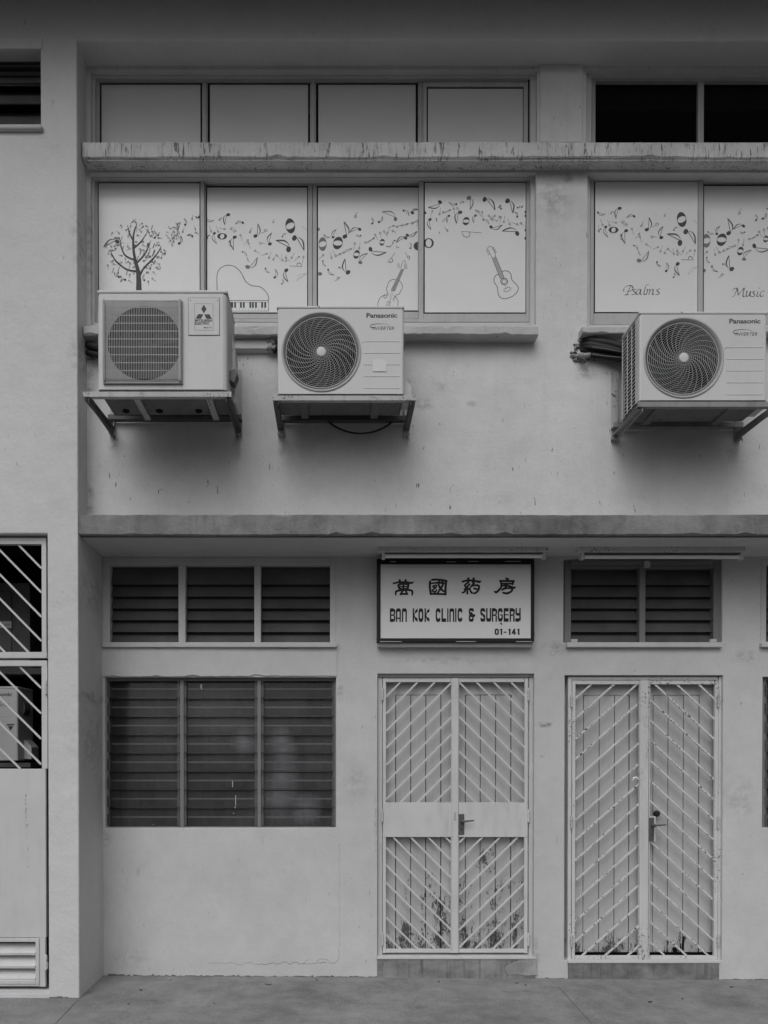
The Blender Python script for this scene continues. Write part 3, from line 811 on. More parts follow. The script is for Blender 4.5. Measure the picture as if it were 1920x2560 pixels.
# pane 4
k = Ink(O2, K2, (0, 0), YP_4, (1061.5, 455, 1314, 780))
for e in ((963,228,884,264,15),(1072,242,1022,229,8),(1156,200,1164,280,17,1,-1),(1262,210,1332,282,17,0,-1),(1415,220,1450,303,18,0,-1),(1480,325,1460,293,8),(896,345,903,412,12),(1023,320,1012,366,9),
          (1098,296,1074,372,15),(1201,318,1190,368,11,1),(1305,395,1380,380,13),(1480,438,1378,422,17,0,1),(1253,346,1292,376,8,1),(1372,272,1366,243,7),(1482,265,1500,250,6),(1510,262,1516,248,6),
          (1120,228,1098,240,6,1),(940,340,946,358,5),(982,355,995,335,4),(1355,265,1378,256,4),(960,435,962,425,4,1)): k.eighth(*e)
k.whole(1138, 355, 22, 28, 20); k.ell(888, 502, 34, 33, 0, 0, (20, 27, 0), 24)
k.flat(1108, 424, 4, 136, 0); k.flat(1010, 428, -112, 38, 0)
for h in ((912,290,110),(1055,272,80),(1080,270,60),(960,308,-80),(985,297,-20),(1330,320,150),(1362,328,120),(1390,360,-80),(1430,376,-110),(1480,377,-160),(1505,370,40),(1245,295,80),(1205,285,40),
          (1220,290,60),(1030,282,150),(1290,320,30),(1310,345,10),(1370,330,100)): k.half(*h)
for x, y in ((866,300),(1535,295),(1535,320),(1534,470),(1535,415)): k.ell(x, y, 6, 9)
k.build('note_print', wl)
k = Ink(O2, K2, (0, 0), YP_4, None)
k.rib([(1358,708),(1335,722),(1324,745),(1328,768),(1345,792),(1350,825),(1358,855),(1375,870),(1402,874),(1445,860),(1475,835),(1487,808),(1480,785),(1460,765),(1443,745),(1438,712),(1420,692),(1398,688),(1378,692)], 4.6)
k.strip([(1313,600),(1368,742)], [(1334,592),(1392,732)], 2)
for a, b in (((1311,600),(1367,742)), ((1336,592),(1393,732))): k.rib([a, b], 3, 0, 0)
k.rib([(1310,601),(1300,575),(1282,540),(1290,528),(1308,524),(1320,545),(1333,575),(1334,592)], 3.2)
for x, y in ((1277,552),(1283,565),(1290,578),(1322,535),(1330,548),(1336,562)): k.ell(x, y, 6, 5, 0, 0, (3.5, 3, 0), 10)
k.ell(1393, 759, 25, 25, 0, 0, (20, 20, 0)); k.ell(1393, 759, 16, 16, 0, 1, (12, 12, 0))
k.rib([(1390,818),(1397,808),(1428,798),(1436,806),(1430,818),(1400,828),(1390,818)], 3); k.rib([(1397,785),(1402,806)], 2, 1, 0); k.rib([(1410,783),(1415,803)], 2, 1, 0)
k.build('guitar_drawing', wl)

# calligraphic words, drawn with a slanted nib
def nib(k, pts, wmax=11.5, wmin=2.4, ang=-40):
    q = []
    for i in range(len(pts)):
        a, b = pts[max(i-1,0)], pts[min(i+1,len(pts)-1)]
        t = math.atan2(b[1]-a[1], b[0]-a[0]); q.append(wmin + (wmax-wmin)*abs(math.sin(t - R(ang))))
    k.rib(pts, q, 0, 5)
k = Ink((1540, 690), 4.366, (0, 0), YP_f, None)
for pts in ([(160,110),(140,155),(115,204)], [(93,206),(140,203)], [(88,172),(84,150),(98,122),(140,105),(172,108),(184,128),(178,148),(155,165),(125,166)],
            [(216,150),(196,145),(185,158),(200,172),(212,186),(203,201),(170,203)], [(276,150),(250,145),(228,165),(221,190),(232,203),(252,190),(273,150),(262,195),(282,197)],
            [(356,96),(332,98),(320,125),(306,180),(307,202),(326,195)], [(336,152),(346,147),(330,206)], [(333,178),(356,150),(371,148),(358,206)], [(361,178),(388,148),(407,148),(397,200),(416,197)],
            [(482,142),(458,144),(446,158),(460,172),(473,186),(463,201),(430,203)]): nib(k, pts)
k.build('lettering', wm)
k = Ink((1540, 690), 4.366, (0, 0), YP_b, None)
for pts in ([(1265,228),(1290,216),(1306,180),(1322,138)], [(1275,162),(1284,140),(1322,134),(1330,170),(1336,208),(1365,170),(1400,132),(1390,180),(1386,222),(1406,220)],
            [(1420,172),(1431,166),(1420,205),(1430,224),(1452,205),(1470,166),(1460,215),(1478,217)], [(1521,166),(1500,168),(1494,180),(1508,195),(1514,208),(1504,222),(1478,224)],
            [(1551,168),(1538,210),(1542,224),(1558,215)], [(1622,166),(1596,166),(1576,190),(1572,212),(1586,223),(1612,214)]): nib(k, pts)
k.ell(1563, 132, 5, 5); k.build('lettering', wm)
# ------------------------------------------------------------------ ground floor louvre windows
def blades(m, x0, x1, edges, d, tilt=.045, th=.006, mi=0):
    """overlapping horizontal blades; edges = list of lower edges (picture y), top first"""
    for y0, y1 in zip(edges[:-1], edges[1:]):
        a, b, lo, hi = RC(x0, y0, x1, y1, d)
        hi += .018
        m.add([(a,d,lo),(b,d,lo),(b,d+th,lo),(a,d+th,lo),(a,d+tilt,hi),(b,d+tilt,hi),(b,d+tilt+th,hi),(a,d+tilt+th,hi)],
              [(0,3,2,1),(4,5,6,7),(0,1,5,4),(1,2,6,5),(2,3,7,6),(3,0,4,7)], mi)

# three-bay louvred transom, left
m = MB(); frame_box(m, 256, 1393, 840, 1613, (18.5, 19, 15, 7), ZL - .004, ZL + .07)
m.pbox(446, 1412, 463.5, 1606, ZL - .002, ZL + .06); m.pbox(635.5, 1412, 652, 1606, ZL - .002, ZL + .06)
wv = m.build('louvre_window', M['trim'], BLD, bevel=.004, label='three bay louvred transom with dark timber blades')
for a, b in ((274.5, 446), (463.5, 635.5), (652, 825)):
    m = MB(); blades(m, a, b, [1413, 1461, 1491, 1521, 1550, 1580, 1609], ZL + .032, .05, .012); m.build('louvre_blades', M['timber'], wv)
m = MB(); a, b, c, d = RC(254.7, 1605.5, 842, 1617.5, ZL - .035); m.box(a, b, ZL - .035, ZL + .03, c, d)
m.build('sill', M['trim'], wv, bevel=.003)
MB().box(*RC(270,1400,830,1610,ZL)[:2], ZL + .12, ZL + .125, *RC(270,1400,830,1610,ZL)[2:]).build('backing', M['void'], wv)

# two-bay transom, right, older timber frame
m = MB(); m.pbox(1411, 1400, 1428, 1606, ZL + .03, ZL + .10); m.pbox(1784, 1400, 1805, 1606, ZL + .02, ZL + .10)
m.pbox(1428, 1400, 1784, 1409, ZL - .004, ZL + .05); m.pbox(1428, 1409, 1784, 1420, ZL + .02, ZL + .10)
m.pbox(1599, 1409, 1614, 1606, ZL + .010, ZL + .07)
wv2 = m.build('louvre_window', M['alu_dark'], BLD, bevel=.004, label='two bay louvred transom in an old grey timber frame')
for a, b in ((1428, 1599), (1614, 1784)):
    m = MB(); blades(m, a, b, [1418, 1462, 1492, 1521, 1550, 1580, 1609], ZL + .04, .05, .012); m.build('louvre_blades', M['timber'], wv2)
m = MB(); a, b, c, d = RC(1418, 1605.5, 1807, 1617.5, ZL - .035); m.box(a, b, ZL - .035, ZL + .03, c, d); m.build('sill', M['trim'], wv2, bevel=.003)
for x0, x1, y0, y1, d0 in ((1428, 1444, 1597.5, 1605, ZL), (1776, 1792, 1597.5, 1605, ZL), (1612, 1626, 1402, 1417, ZL - .012)):
    MB().pbox(x0, y0, x1, y1, d0, ZL + .025).build('bracket', M['trim'], wv2, bevel=.002)
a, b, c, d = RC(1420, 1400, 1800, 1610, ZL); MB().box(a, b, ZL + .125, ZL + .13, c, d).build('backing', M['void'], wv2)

# next transom, cut off by the picture edge
m = MB(); frame_box(m, 1902, 1396, 2480, 1610, (14, 14, 14, 6), ZL + .01, ZL + .08)
wv3 = m.build('louvre_window', M['trim'], BLD, bevel=.004, label='louvred transom mostly cut off by the photo edge')
m = MB(); blades(m, 1916, 2466, [1410, 1461, 1491, 1521, 1550, 1580, 1609], ZL + .05, .05, .012); m.build('louvre_blades', M['timber'], wv3)
m = MB(); a, b, c, d = RC(1905, 1606, 2490, 1617, ZL - .035); m.box(a, b, ZL - .035, ZL + .03, c, d); m.build('sill', M['trim'], wv3, bevel=.003)
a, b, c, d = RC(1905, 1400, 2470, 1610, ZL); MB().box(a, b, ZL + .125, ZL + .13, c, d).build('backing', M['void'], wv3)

# glass louvre windows
def jalousie(x0, x1, y0, y1, mulls, label, n=8):
    YJ = ZL + .045
    m = MB(); frame_box(m, x0, y0, x1, y1, (8, 8, 4, 3), YJ, YJ + .06)
    for a, b in mulls: m.pbox(a, y0 + 6, b, y1 - 2, YJ - .006, YJ + .05)
    wj = m.build('glass_louvre_window', M['alu_dark'], BLD, bevel=.002, label=label)
    xs = [x0 + 5] + [v for ab in mulls for v in ab] + [x1 - 3]
    yt, yb = y0 + 8, y1 - 2
    edges = [yt + (yb - yt) * i / n for i in range(n + 1)]
    for i in range(0, len(xs), 2):
        a, b = xs[i], xs[i+1]
        # side channels with the blade clips
        for u, v in ((a + 1, a + 6), (b - 6, b - 1)):
            m = MB(); m.pbox(u, yt, v, yb, YJ + .008, YJ + .05)
            for e in edges[1:]: m.pbox(u - 1, e - 34, v + 1, e - 4, YJ + .0, YJ + .014)
            m.build('blade_channel', M['channel'], wj, bevel=.001)
        m = MB(); blades(m, a + 5, b - 5, edges, YJ + .012, .024, .005); m.build('glass_blades', M['jglass'], wj)
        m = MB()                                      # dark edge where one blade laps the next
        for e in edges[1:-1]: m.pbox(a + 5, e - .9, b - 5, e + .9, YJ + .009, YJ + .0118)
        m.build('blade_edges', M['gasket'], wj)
        for e in edges[1:]: MB().pbox(a + 6, e - 27, b - 6, e - 23.6, YJ + .045, YJ + .055).build('security_bar', M['bars'], wj)
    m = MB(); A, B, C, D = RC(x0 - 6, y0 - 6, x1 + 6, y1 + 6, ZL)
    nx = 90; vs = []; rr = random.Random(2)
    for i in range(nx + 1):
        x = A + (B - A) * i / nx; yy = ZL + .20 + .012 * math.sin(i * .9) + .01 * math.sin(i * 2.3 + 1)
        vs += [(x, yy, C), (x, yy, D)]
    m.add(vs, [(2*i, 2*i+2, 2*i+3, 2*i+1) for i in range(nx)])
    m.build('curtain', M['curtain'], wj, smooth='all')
    return wj
wj = jalousie(263, 840, 1694, 2070, ((450, 459.5), (643.5, 652.5)), 'wide three bay smoked glass louvre window')
jalousie(1906, 2480, 1692, 2070, ((2090, 2100), (2290, 2300)), 'smoked glass louvre window cut off by the photo edge')
# dried paint runs on the blades
m = MB()
for x, y, l in ((500.5, 1711, 8), (503.5, 1710, 14), (581, 1952, 16), (588.5, 1988, 26), (444, 1712, 6), (382, 2061, 2), (587, 2016, 5), (583, 2032, 3)):
    a, b, c, d = RC(x - .8, y, x + .9, y + l, ZL + .04); m.box(a, b, ZL + .0525, ZL + .0535, c, d)
m.build('paint_drip', M['bars'], wj)
# left bay high louvre window
YW = Z0 + .09
m = MB()
m.box(lw[0], lw[1] + .03, YW, YW + .06, lw[2] - .03, lw[2] + .012)
m.box(lw[0], lw[1] + .03, YW, YW + .06, lw[3] - .010, lw[3] + .03)
wh = m.build('louvre_window', M['timber'], BLD, label='high dark louvre window above the caged plant room')
m = MB(); blades(m, -260, 104, [122, 165, 207, 259, 314], YW - .01, .09, .012); m.build('louvre_blades', M['timber'], wh)
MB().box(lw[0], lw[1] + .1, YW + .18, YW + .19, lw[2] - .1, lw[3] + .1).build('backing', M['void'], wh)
a, b, c, d = RC(-260, 312, 106, 324, Z0 - .02)
MB().box(a, b, Z0 - .03, Z0 + .08, c, d).build('sill', M['trim'], wh, bevel=.012)
MB().pbox(-260, 92, 106, 121, Z0 - .006, Z0 + .02).build('lintel', M['front'], BLD, bevel=.006)

# ------------------------------------------------------------------ timber doors
def door(x0, x1, y0, y1, yd, mid, lines_l, lines_r, top, mat, label, low=True):
    """double door of boards: stiles and top rail proud, boards 6 mm back"""
    m = MB(); G = .0035
    A, B, C, D = RC(x0, y0, x1, y1, yd)
    o = None
    m.box(A, B, yd + .022, yd + .035, C, D, 1)                   # dark behind the gaps
    zt = Zz(top, yd)
    for xa, xb, ln in ((A, X(mid, yd, 2050) - .003, lines_l), (X(mid, yd, 2050) + .003, B, lines_r)):
        L = [X(v, yd, 2050) for v in ln]
        m.box(xa, L[0] - G, yd, yd + .03, C, D); m.box(L[-1] + G, xb, yd, yd + .03, C, D)
        m.box(L[0] - G, L[-1] + G, yd, yd + .03, zt + G, D)
        for p, q in zip(L[:-1], L[1:]): m.box(p + G*.8, q - G*.8, yd + .004, yd + .025, C + .012, zt)
    return m.build('door', [mat, M['gasket']], BLD, bevel=.0015, label=label)
YD = ZL + .095
dr1 = door(936, 1340, 1684, 2396, YD, 1137, [989.5, 1027, 1064.5, 1102], [1163.7, 1200.8, 1239, 1277], 1738, M['door'], 'boarded double door with paint peeling off its lower half')
dr2 = door(1404, 1812, 1688, 2398, YD, 1613, [1458.5, 1498, 1536, 1572.5], [1632.5, 1670, 1708.5, 1747], 1738.5, M['door_low'], 'boarded double door worn only along its foot')
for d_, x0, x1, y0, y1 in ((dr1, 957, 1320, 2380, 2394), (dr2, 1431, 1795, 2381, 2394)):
    MB().pbox(x0, y0, x1, y1, YD - .014, YD - .002).build('foot_gap_shade', M['gasket'], d_)  # black strips painting the shadow gap at the foot of the gates
# rotten patches at the foot of the right door
m = MB()
for pts in ([(1680,2372),(1684,2367),(1690,2369),(1693,2376),(1690,2382),(1683,2383)], [(1707,2338),(1711,2343),(1710,2372),(1706,2380),(1704,2362)], [(1700,2356),(1703,2360),(1703,2374),(1700,2370)]):
    m.add([P(x, y, YD + .003) for x, y in pts], [tuple(range(len(pts)))])
m.build('rot_patch', M['void'], dr2)
m = MB(); c = P(1641, 2033.7, YD - .03); m.rings(c.x, c.z, [(.001, YD - .055), (.016, YD - .053), (.024, YD - .040), (.022, YD - .025), (.010, YD - .015), (.010, YD + .004)], 20)
m.build('door_knob', M['rubber'], dr2, smooth=True)

# steps under the doors
def step(x0, x1, y0, y1, name, label):
    a, b, c, d = RC(x0, y0, x1, y1, ZL - .012)
    m = MB(); m.box(a, b, ZL - .012, ZL + .14, -.2, d - .018)
    o = m.build('doorstep', M['step'], BLD, bevel=.003, label=label)
    MB().box(a - .006, b + .006, ZL - .018, ZL + .14, d - .0175, d).build('nosing', M['trim'], o, bevel=.003)
    m = MB(); rr = random.Random(x0)
    for x in ([x0 + (x1 - x0) * t for t in ((.29, .82) if x0 < 1000 else (.18, .42, .65, .88))]):
        xx = X(x, ZL, 2420); m.box(xx, xx + .0025, ZL - .0126, ZL - .010, floor_z(xx), d - .02)
    m.build('tile_joint', M['groove'], o)
    return o
st1 = step(943, 1338, 2392, 2442, 'doorstep', 'stained step with a broken patched right end')
st2 = step(1421, 1798, 2402, 2450, 'doorstep', 'stained tiled step with a ribbed nosing')
m = MB(); m.prism([(P(x, y, ZL - .016).x, P(x, y, ZL - .016).z) for x, y in ((1266,2416),(1290,2405),(1320,2398),(1343,2399),(1342,2420),(1344,2438),(1318,2440),(1292,2437),(1270,2438),(1263,2425))], ZL - .016, ZL + .02)
m.build('mortar_patch', M['foam'], st1, bevel=.004)

# ------------------------------------------------------------------ security gates
def gate_part_bars(m, lines, d, w=.012, clip=None):
    for (xa, ya), (xb, yb) in lines:
        m.bar(P(xa, ya, d), P(xb, yb, d), w, .010, (0, 1, 0))
def diag(x0, x1, y0, y1, cs, slope):
    """parallel bars y = c + slope*(x-x0), clipped to the opening"""
    out = []
    for c in cs:
        pts = []
        for x in (x0, x1):
            y = c + slope * (x - x0)
            if y0 - .01 <= y <= y1 + .01: pts.append((x, y))
        for y in (y0, y1):
            x = x0 + (y - c) / slope
            if x0 < x < x1: pts.append((x, y))
        pts = sorted(set(pts))
        if len(pts) >= 2 and math.dist(pts[0], pts[-1]) > 9: out.append((pts[0], pts[-1]))
    return out
def hinge(m, x, y0, y1, d):
    n = 3; h = (y1 - y0) / n
    for i in range(n):
        p, q = P(x, y0 + h*i + .8, d), P(x, y0 + h*(i+1) - .8, d); m.tube([p, q], .0095, 10)
    p, q = P(x, y0 - 1.5, d), P(x, y1 + 1.5, d); m.tube([p, q], .005, 8)
def lever(g, px, y0, y1, lx, ly, lx2, ly2, d, key):
    m = MB(); m.pbox(px[0], y0, px[1], y1, d - .006, d + .001); o = m.build('lock_plate', M['plate'], g, bevel=.003)
    m = MB(); p = P(lx, ly, d - .006)
    m.rings(p.x, p.z, [(.0005, d - .034), (.012, d - .034), (.014, d - .028), (.012, d - .005)], 16)
    q = P(lx2, ly2, d - .045); mid = P(lx + 10, ly + .6, d - .048)
    m.tube([(p.x, d - .03, p.z), (p.x + .006, d - .044, p.z), tuple(mid), tuple(q)], [.010, .010, .008, .0055], 10)
    m.build('door_lever', M['plate'], o, smooth=True)
    m = MB(); k = P(key[0], key[1], d); m.disc(k.x, d - .0066, k.z, .0045, 12); m.box(k.x - .0018, k.x + .0018, d - .0066, d - .0062, k.z - .013, k.z); m.build('keyhole', M['gasket'], o)
    return o

# left gate: two leaves with a solid band at lock height
YG = ZL + .030
g1 = thing('security_gate', 'pale metal double gate with a solid band across the middle, over the peeling door', 'gate', (X(1137, YG, 2300), YG, 0), 'metal gates over the doors')
m = MB()
m.pbox(956, 1696, 957.5, 2388, YG + .02, YG + .05); m.pbox(1320.5, 1696, 1322, 2388, YG + .02, YG + .05); m.pbox(957.5, 1693, 1320.5, 1695.5, YG + .02, YG + .05)
m.pbox(944.2, 1694.5, 955.3, 2391, YG + .006, YG + .045); m.pbox(1322.5, 1694.5, 1334.4, 2391, YG + .006, YG + .045); m.pbox(944.2, 1684.6, 1334.4, 1692.5, YG + .006, YG + .045)
m.build('fixed_frame', M['trim'], g1)
def leaf1(side):
    x0, x1 = ((957, 1130) if side < 0 else (1146, 1319.5)); i0, i1 = ((965, 1127.5) if side < 0 else (1147.7, 1311))
    m = MB(); e = .0015
    m.pbox(x0, 1696, i0, 2383, YG, YG + .022); m.pbox(i1, 1696, x1, 2383, YG, YG + .022)
    m.pbox(i0, 1696, i1, 1705, YG + e, YG + .022); m.pbox(i0, 2373, i1, 2382, YG + e, YG + .022)
    lf = m.build('gate_leaf', M['gate_old'], g1, bevel=.0015)
    m = MB(); m.pbox(x0 + .4, 2006, x1 - .4, 2092.5, YG - .003, YG - .0005)
    m.pbox(i0, 2006.5, i1, 2012, YG + .001, YG + .02); m.pbox(i0, 2080, i1, 2092, YG + .001, YG + .02)
    m.build('middle_panel', M['gate_old'], lf, bevel=.001)
    dd = YG + .011
    w_ = i1 - i0
    if side < 0:
        u = diag(i0, i1, 1705, 2006, [1741.4 + 42.9*i for i in range(12)], -1.0)
        l = diag(i0, i1, 2092.5, 2373, [2118.5 + 43.6*i for i in range(-4, 7)], 1.0)
    else:
        u = diag(i0, i1, 1705, 2006, [1705.3 + 43.2*i for i in range(-4, 8)], 1.0)
        l = diag(i0, i1, 2092.5, 2373, [2106.5 + 43.6*i for i in range(0, 12)], -.985)
    for ln in u + l:
        m = MB(); gate_part_bars(m, [ln], dd, .0125); m.build('bar', M['gate_old'], lf)
    return lf
leaf1(-1); leaf1(1)
m = MB(); m.pbox(1130, 1695.3, 1145.8, 2382.5, YG - .010, YG - .0035); m.pbox(1131.5, 1698, 1144, 2380, YG - .0035, YG + .02)
m.build('cover_strip', M['gate_old'], g1, bevel=.002)
MB().pbox(1134.5, 2030.5, 1140.5, 2052, YG - .0115, YG - .0103).build('strip_tag', M['alu'], g1)
for x in (956, 1321):
    for y in (1721, 2025, 2334):
        m = MB(); hinge(m, x, y, y + 30, YG - .004); m.build('hinge', M['gate_old'], g1, smooth=True)
lever(g1, (1147, 1160.8), 2035, 2086.5, 1154.5, 2052.5, 1185, 2051, YG - .004, (1153.8, 2072))

# right gate: full-height slanting bars, chipped, in its own frame
g2 = thing('security_gate', 'chipped metal double gate with slanting bars from top to bottom', 'gate', (X(1611, YG, 2300), YG, 0), 'metal gates over the doors')
m = MB(); m.pbox(1419.7, 1691.6, 1428.5, 2400, YG - .004, YG + .045); m.pbox(1796, 1691.6, 1805, 2400, YG - .004, YG + .045); m.pbox(1428.5, 1691.6, 1796, 1699.5, YG - .004, YG + .045)
m.build('fixed_frame', M['gate_frame'], g2, bevel=.002)
MB().box(*RC(1428.5, 1700, 1431, 2398, YG + .012)[:2], YG + .022, YG + .045, *RC(1428.5, 1700, 1431, 2398, YG)[2:]).build('gap_strip', M['gasket'], g2)
def leaf2(side):
    x0, x1 = ((1430, 1601) if side < 0 else (1622, 1795)); i0, i1 = ((1438, 1597.5) if side < 0 else (1624.8, 1786))
    m = MB(); e = .0015
    m.pbox(x0, 1701, i0, 2398, YG, YG + .022); m.pbox(i1, 1701, x1, 2398, YG, YG + .022)
    m.pbox(i0, 1701, i1, 1710.5, YG + e, YG + .022); m.pbox(i0, 2389.5, i1, 2397.5, YG + e, YG + .022)
    lf = m.build('gate_leaf', M['gate_frame'], g2, bevel=.0015)
    cs = ([1746 + 50.6*i for i in range(18)], -.885) if side < 0 else ([1750 + 50.4*i for i in range(-4, 14)], .925)
    cs2, sl_ = cs
    ft = [c for c in cs2]
    for ln in diag(i0, i1, 1710.5, 2389.5, ft, sl_):
        m = MB(); gate_part_bars(m, [ln], YG + .011, .0128); m.build('bar', M['gate_worn'], lf)
leaf2(-1); leaf2(1)
m = MB(); m.pbox(1600, 1700.5, 1621, 2401, YG - .008, YG - .002); m.pbox(1603, 1704, 1619, 2398, YG - .002, YG + .02); m.pbox(1606.5, 1702, 1615, 2399, YG - .012, YG - .0082)
m.build('cover_strip', M['gate_frame'], g2, bevel=.002)
for x in (1428.5, 1796):
    for y in (1738, 2041, 2337):
        m = MB(); hinge(m, x, y, y + 30, YG - .010); m.build('hinge', M['hinge'], g2, smooth=True)
MB().pbox(1623.2, 2041, 1639.5, 2104, YG - .006, YG - .001).build('lock_box', M['gate_worn'], g2, bevel=.002)
lever(g2, (1623.6, 1635.6), 2044, 2102.5, 1632, 2063, 1665, 2062, YG - .008, (1629.8, 2085))
# a rag of tape tied round a bar near the lock
m = MB(); c = P(1588, 1950, YG - .004); rr = random.Random(4)
for i in range(5):
    a0 = rr.uniform(0, 6.28); q = c + Vector((math.cos(a0) * .018, -.012, math.sin(a0) * .018))
    m.tube([c + Vector((0, .004, 0)), q, c + Vector((math.cos(a0 + .9) * .026, -.004, math.sin(a0 + .9) * .026))], [.006, .008, .004], 7)
tag(m.build('tape_rag', M['film'], None, tuple(c), smooth=True), 'small pale rag of tape tied on a bar of the chipped gate', 'rag')

# ------------------------------------------------------------------ plant room grille and gate on the left
YC = Z0 + .045
gt = thing('fixed_grille', 'fixed metal grille with slanting bars above the solid gate, left edge', 'grille', (X(40, YC, 1500), YC, Zz(1645, YC)))
m = MB(); L0 = -330
m.pbox(L0, 1344, 115, 1360, YC, YC + .04); m.pbox(L0, 1630, 117, 1645, YC, YC + .04); m.pbox(104, 1360, 115.5, 1630, YC + .001, YC + .04)
m.pbox(-186, 1360, -174, 1630, YC + .001, YC + .04)
m.build('frame', M['gate'], gt, bevel=.002)
for ln in diag(-174, 104, 1360, 1630, [1421 - 278*1.02 + 60.6*i for i in range(0, 10)], 1.02) + diag(-328, -186, 1360, 1630, [1421 - 432*1.02 + 60.6*i for i in range(2, 12)], 1.02):
    m = MB(); gate_part_bars(m, [ln], YC + .018, .0125); m.build('bar', M['gate'], gt)
gg = thing('plant_room_gate', 'tall metal gate with slanting bars, solid panel and louvre vent, left edge', 'gate', (X(40, YC, 2400), YC, Zz(2467, YC)))
m = MB()
m.pbox(L0, 1651, 117.5, 1665, YC, YC + .035); m.pbox(104, 1665, 118.5, 1922, YC + .001, YC + .035)
m.pbox(-186, 1665, -174, 1922, YC + .001, YC + .035)
m.build('frame', M['gate'], gg, bevel=.002)
for ln in diag(-174, 103, 1665, 1922, [1720 - 277*1.0 + 63.5*i for i in range(0, 10)], 1.0) + diag(-328, -186, 1665, 1922, [1720 - 431*1.0 + 63.5*i for i in range(2, 12)], 1.0):
    m = MB(); gate_part_bars(m, [ln], YC + .018, .0125); m.build('bar', M['gate'], gg)
m = MB(); m.pbox(L0, 1922, 114.5, 2344, YC + .002, YC + .03); m.pbox(98, 2344, 113.5, 2467, YC + .002, YC + .03); m.pbox(L0, 2450, 98, 2466, YC + .004, YC + .03); m.pbox(L0, 2345, -221, 2449, YC + .003, YC + .03)
m.build('solid_panel', M['gate'], gg, bevel=.003)
m = MB(); frame_box(m, -220, 2346, 97.5, 2460, (10, 9, 9, 9), YC - .006, YC + .02)
vn = m.build('vent', M['gate_old'], gg, bevel=.002)
m = MB()
for y0, y1 in ((2362, 2388), (2390, 2421), (2424, 2452)):
    a, b, c, d = RC(-212, y0, 88, y1, YC)
    m.add([(a, YC - .002, c + .016), (b, YC - .002, c + .016), (b, YC + .055, d - .002), (a, YC + .055, d - .002), (a, YC + .000, c), (b, YC + .000, c)], [(0,1,2,3), (4,5,1,0)])
m.build('vent_slats', M['gate_old'], vn)
a, b, c, d = RC(-216, 2354, 90, 2456, YC); MB().box(a, b, YC + .06, YC + .064, c, d).build('vent_backing', M['room'], vn)
for y in (1700, 2388):
    m = MB(); hinge(m, 115, y, y + 36, YC - .008); m.pbox(110, y + 18, 120, y + 34, YC - .004, YC + .002); m.build('hinge', M['gate_old'], gg)
rnd = random.Random(9); m = MB()
for y0, y1, x in ((1985, 2045, 64), (2060, 2070, 67), (2115, 2125, 69), (2140, 2172, 70)):
    y = y0
    while y < y1:
        m.add([P(x + rnd.uniform(-1.5, 1.5), y, YC + .0012), P(x + rnd.uniform(1, 2.5), y + 1, YC + .0012), P(x + rnd.uniform(.2, 1.5), y + rnd.uniform(3, 6), YC + .0012)], [(0, 1, 2)]); y += rnd.uniform(4, 12)
m.build('rust_run', M['void'], gg)
# concrete curb below
MB().box(cg[0], cg[1] + .0, Z0 + .002, Z0 + .5, -.2, Zz(2481, Z0)).build('curb', M['front'], BLD, bevel=.006)

# ------------------------------------------------------------------ sign and lamps
YS = ZL - .085
sg = thing('shop_sign', 'white sign board with black Chinese and English lettering in a black frame', 'sign', (X(1138, YS, 1500), YS, Zz(1605, YS)))
m = MB(); m.pbox(943, 1398, 1335, 1604, YS + .012, ZL - .002)
m.build('box', M['black'], sg, bevel=.003)
m = MB(); frame_box(m, 942, 1397, 1336, 1604.5, (9.5, 13.5, 8.5, 9), YS - .002, YS + .014); m.build('frame', M['black'], sg, bevel=.002)
m = MB(); m.pbox(950.5, 1409.5, 1328.5, 1596.5, YS + .004, YS + .010); m.build('board', M['board'], sg)
MB().pbox(945, 1606, 1332.5, 1616.5, YS + .03, ZL - .002).build('ledge', M['trim'], sg, bevel=.003)
m = MB()
for x0, x1 in ((950, 1004), (1140, 1190), (1290, 1330)): m.pbox(x0, 1603.2, x1, 1604.6, YS - .0032, YS - .0021)
for x0, x1, y in ((976, 990, 1403.5), (1116, 1140, 1404), (1170, 1196, 1403), (1262, 1302, 1402.8)): m.pbox(x0, y, x1, y + 1.2, YS - .0032, YS - .0021)
m.build('scuff', M['trim'], sg)
YI = YS + .004
k = Ink((970, 1430), 9.217, (0, 0), YI, None)
def brush(k, strokes):
    for pts, wd in strokes:
        if not isinstance(wd, (list, tuple)): wd = [wd] * len(pts)
        wd = [q * 1.34 for q in wd]
        k.rib(pts, wd, 0, 5)
        for e in (0, -1): k.ell(pts[e][0], pts[e][1], wd[e]/2, wd[e]/2, 0, 0, None, 12)
brush(k, [([(130,262),(250,238),(400,234),(545,252),(592,220)], [32,34,34,40,8]), ([(268,190),(276,255)], 40), ([(408,186),(395,260)], 40),
          ([(238,300),(250,360),(285,388)], 38), ([(245,295),(350,272),(470,290)], 34), ([(475,285),(455,385)], 36), ([(255,336),(455,336)], 24), ([(275,388),(450,386)], 30), ([(355,268),(352,430)], 34),
          ([(183,535),(178,480),(205,440),(310,420),(450,414),(540,428),(562,475),(553,540)], [20,34,40,36,34,38,38,20]),
          ([(345,430),(300,495),(290,518)], 34), ([(290,505),(440,505)], 38), ([(415,448),(445,510)], 34)])
brush(k, [([(968,220),(965,350),(986,508)], 40), ([(1010,180),(1100,175),(1250,185),(1345,208)], [34,38,36,42]), ([(1342,205),(1326,350),(1325,515)], 40), ([(985,504),(1150,505),(1325,512)], 36),
          ([(1000,262),(1150,246),(1290,258)], [26,34,34]), ([(1100,300),(1028,338),(1105,352),(1112,300)], 26), ([(1095,365),(1022,428),(1085,458),(1122,405)], [26,30,34,24]),
          ([(1185,205),(1162,270),(1190,350),(1235,405),(1292,448)], [30,34,38,40,34]), ([(1258,262),(1262,300),(1212,380),(1145,478)], [34,36,38,30]), ([(1240,212),(1262,226)], 30)])
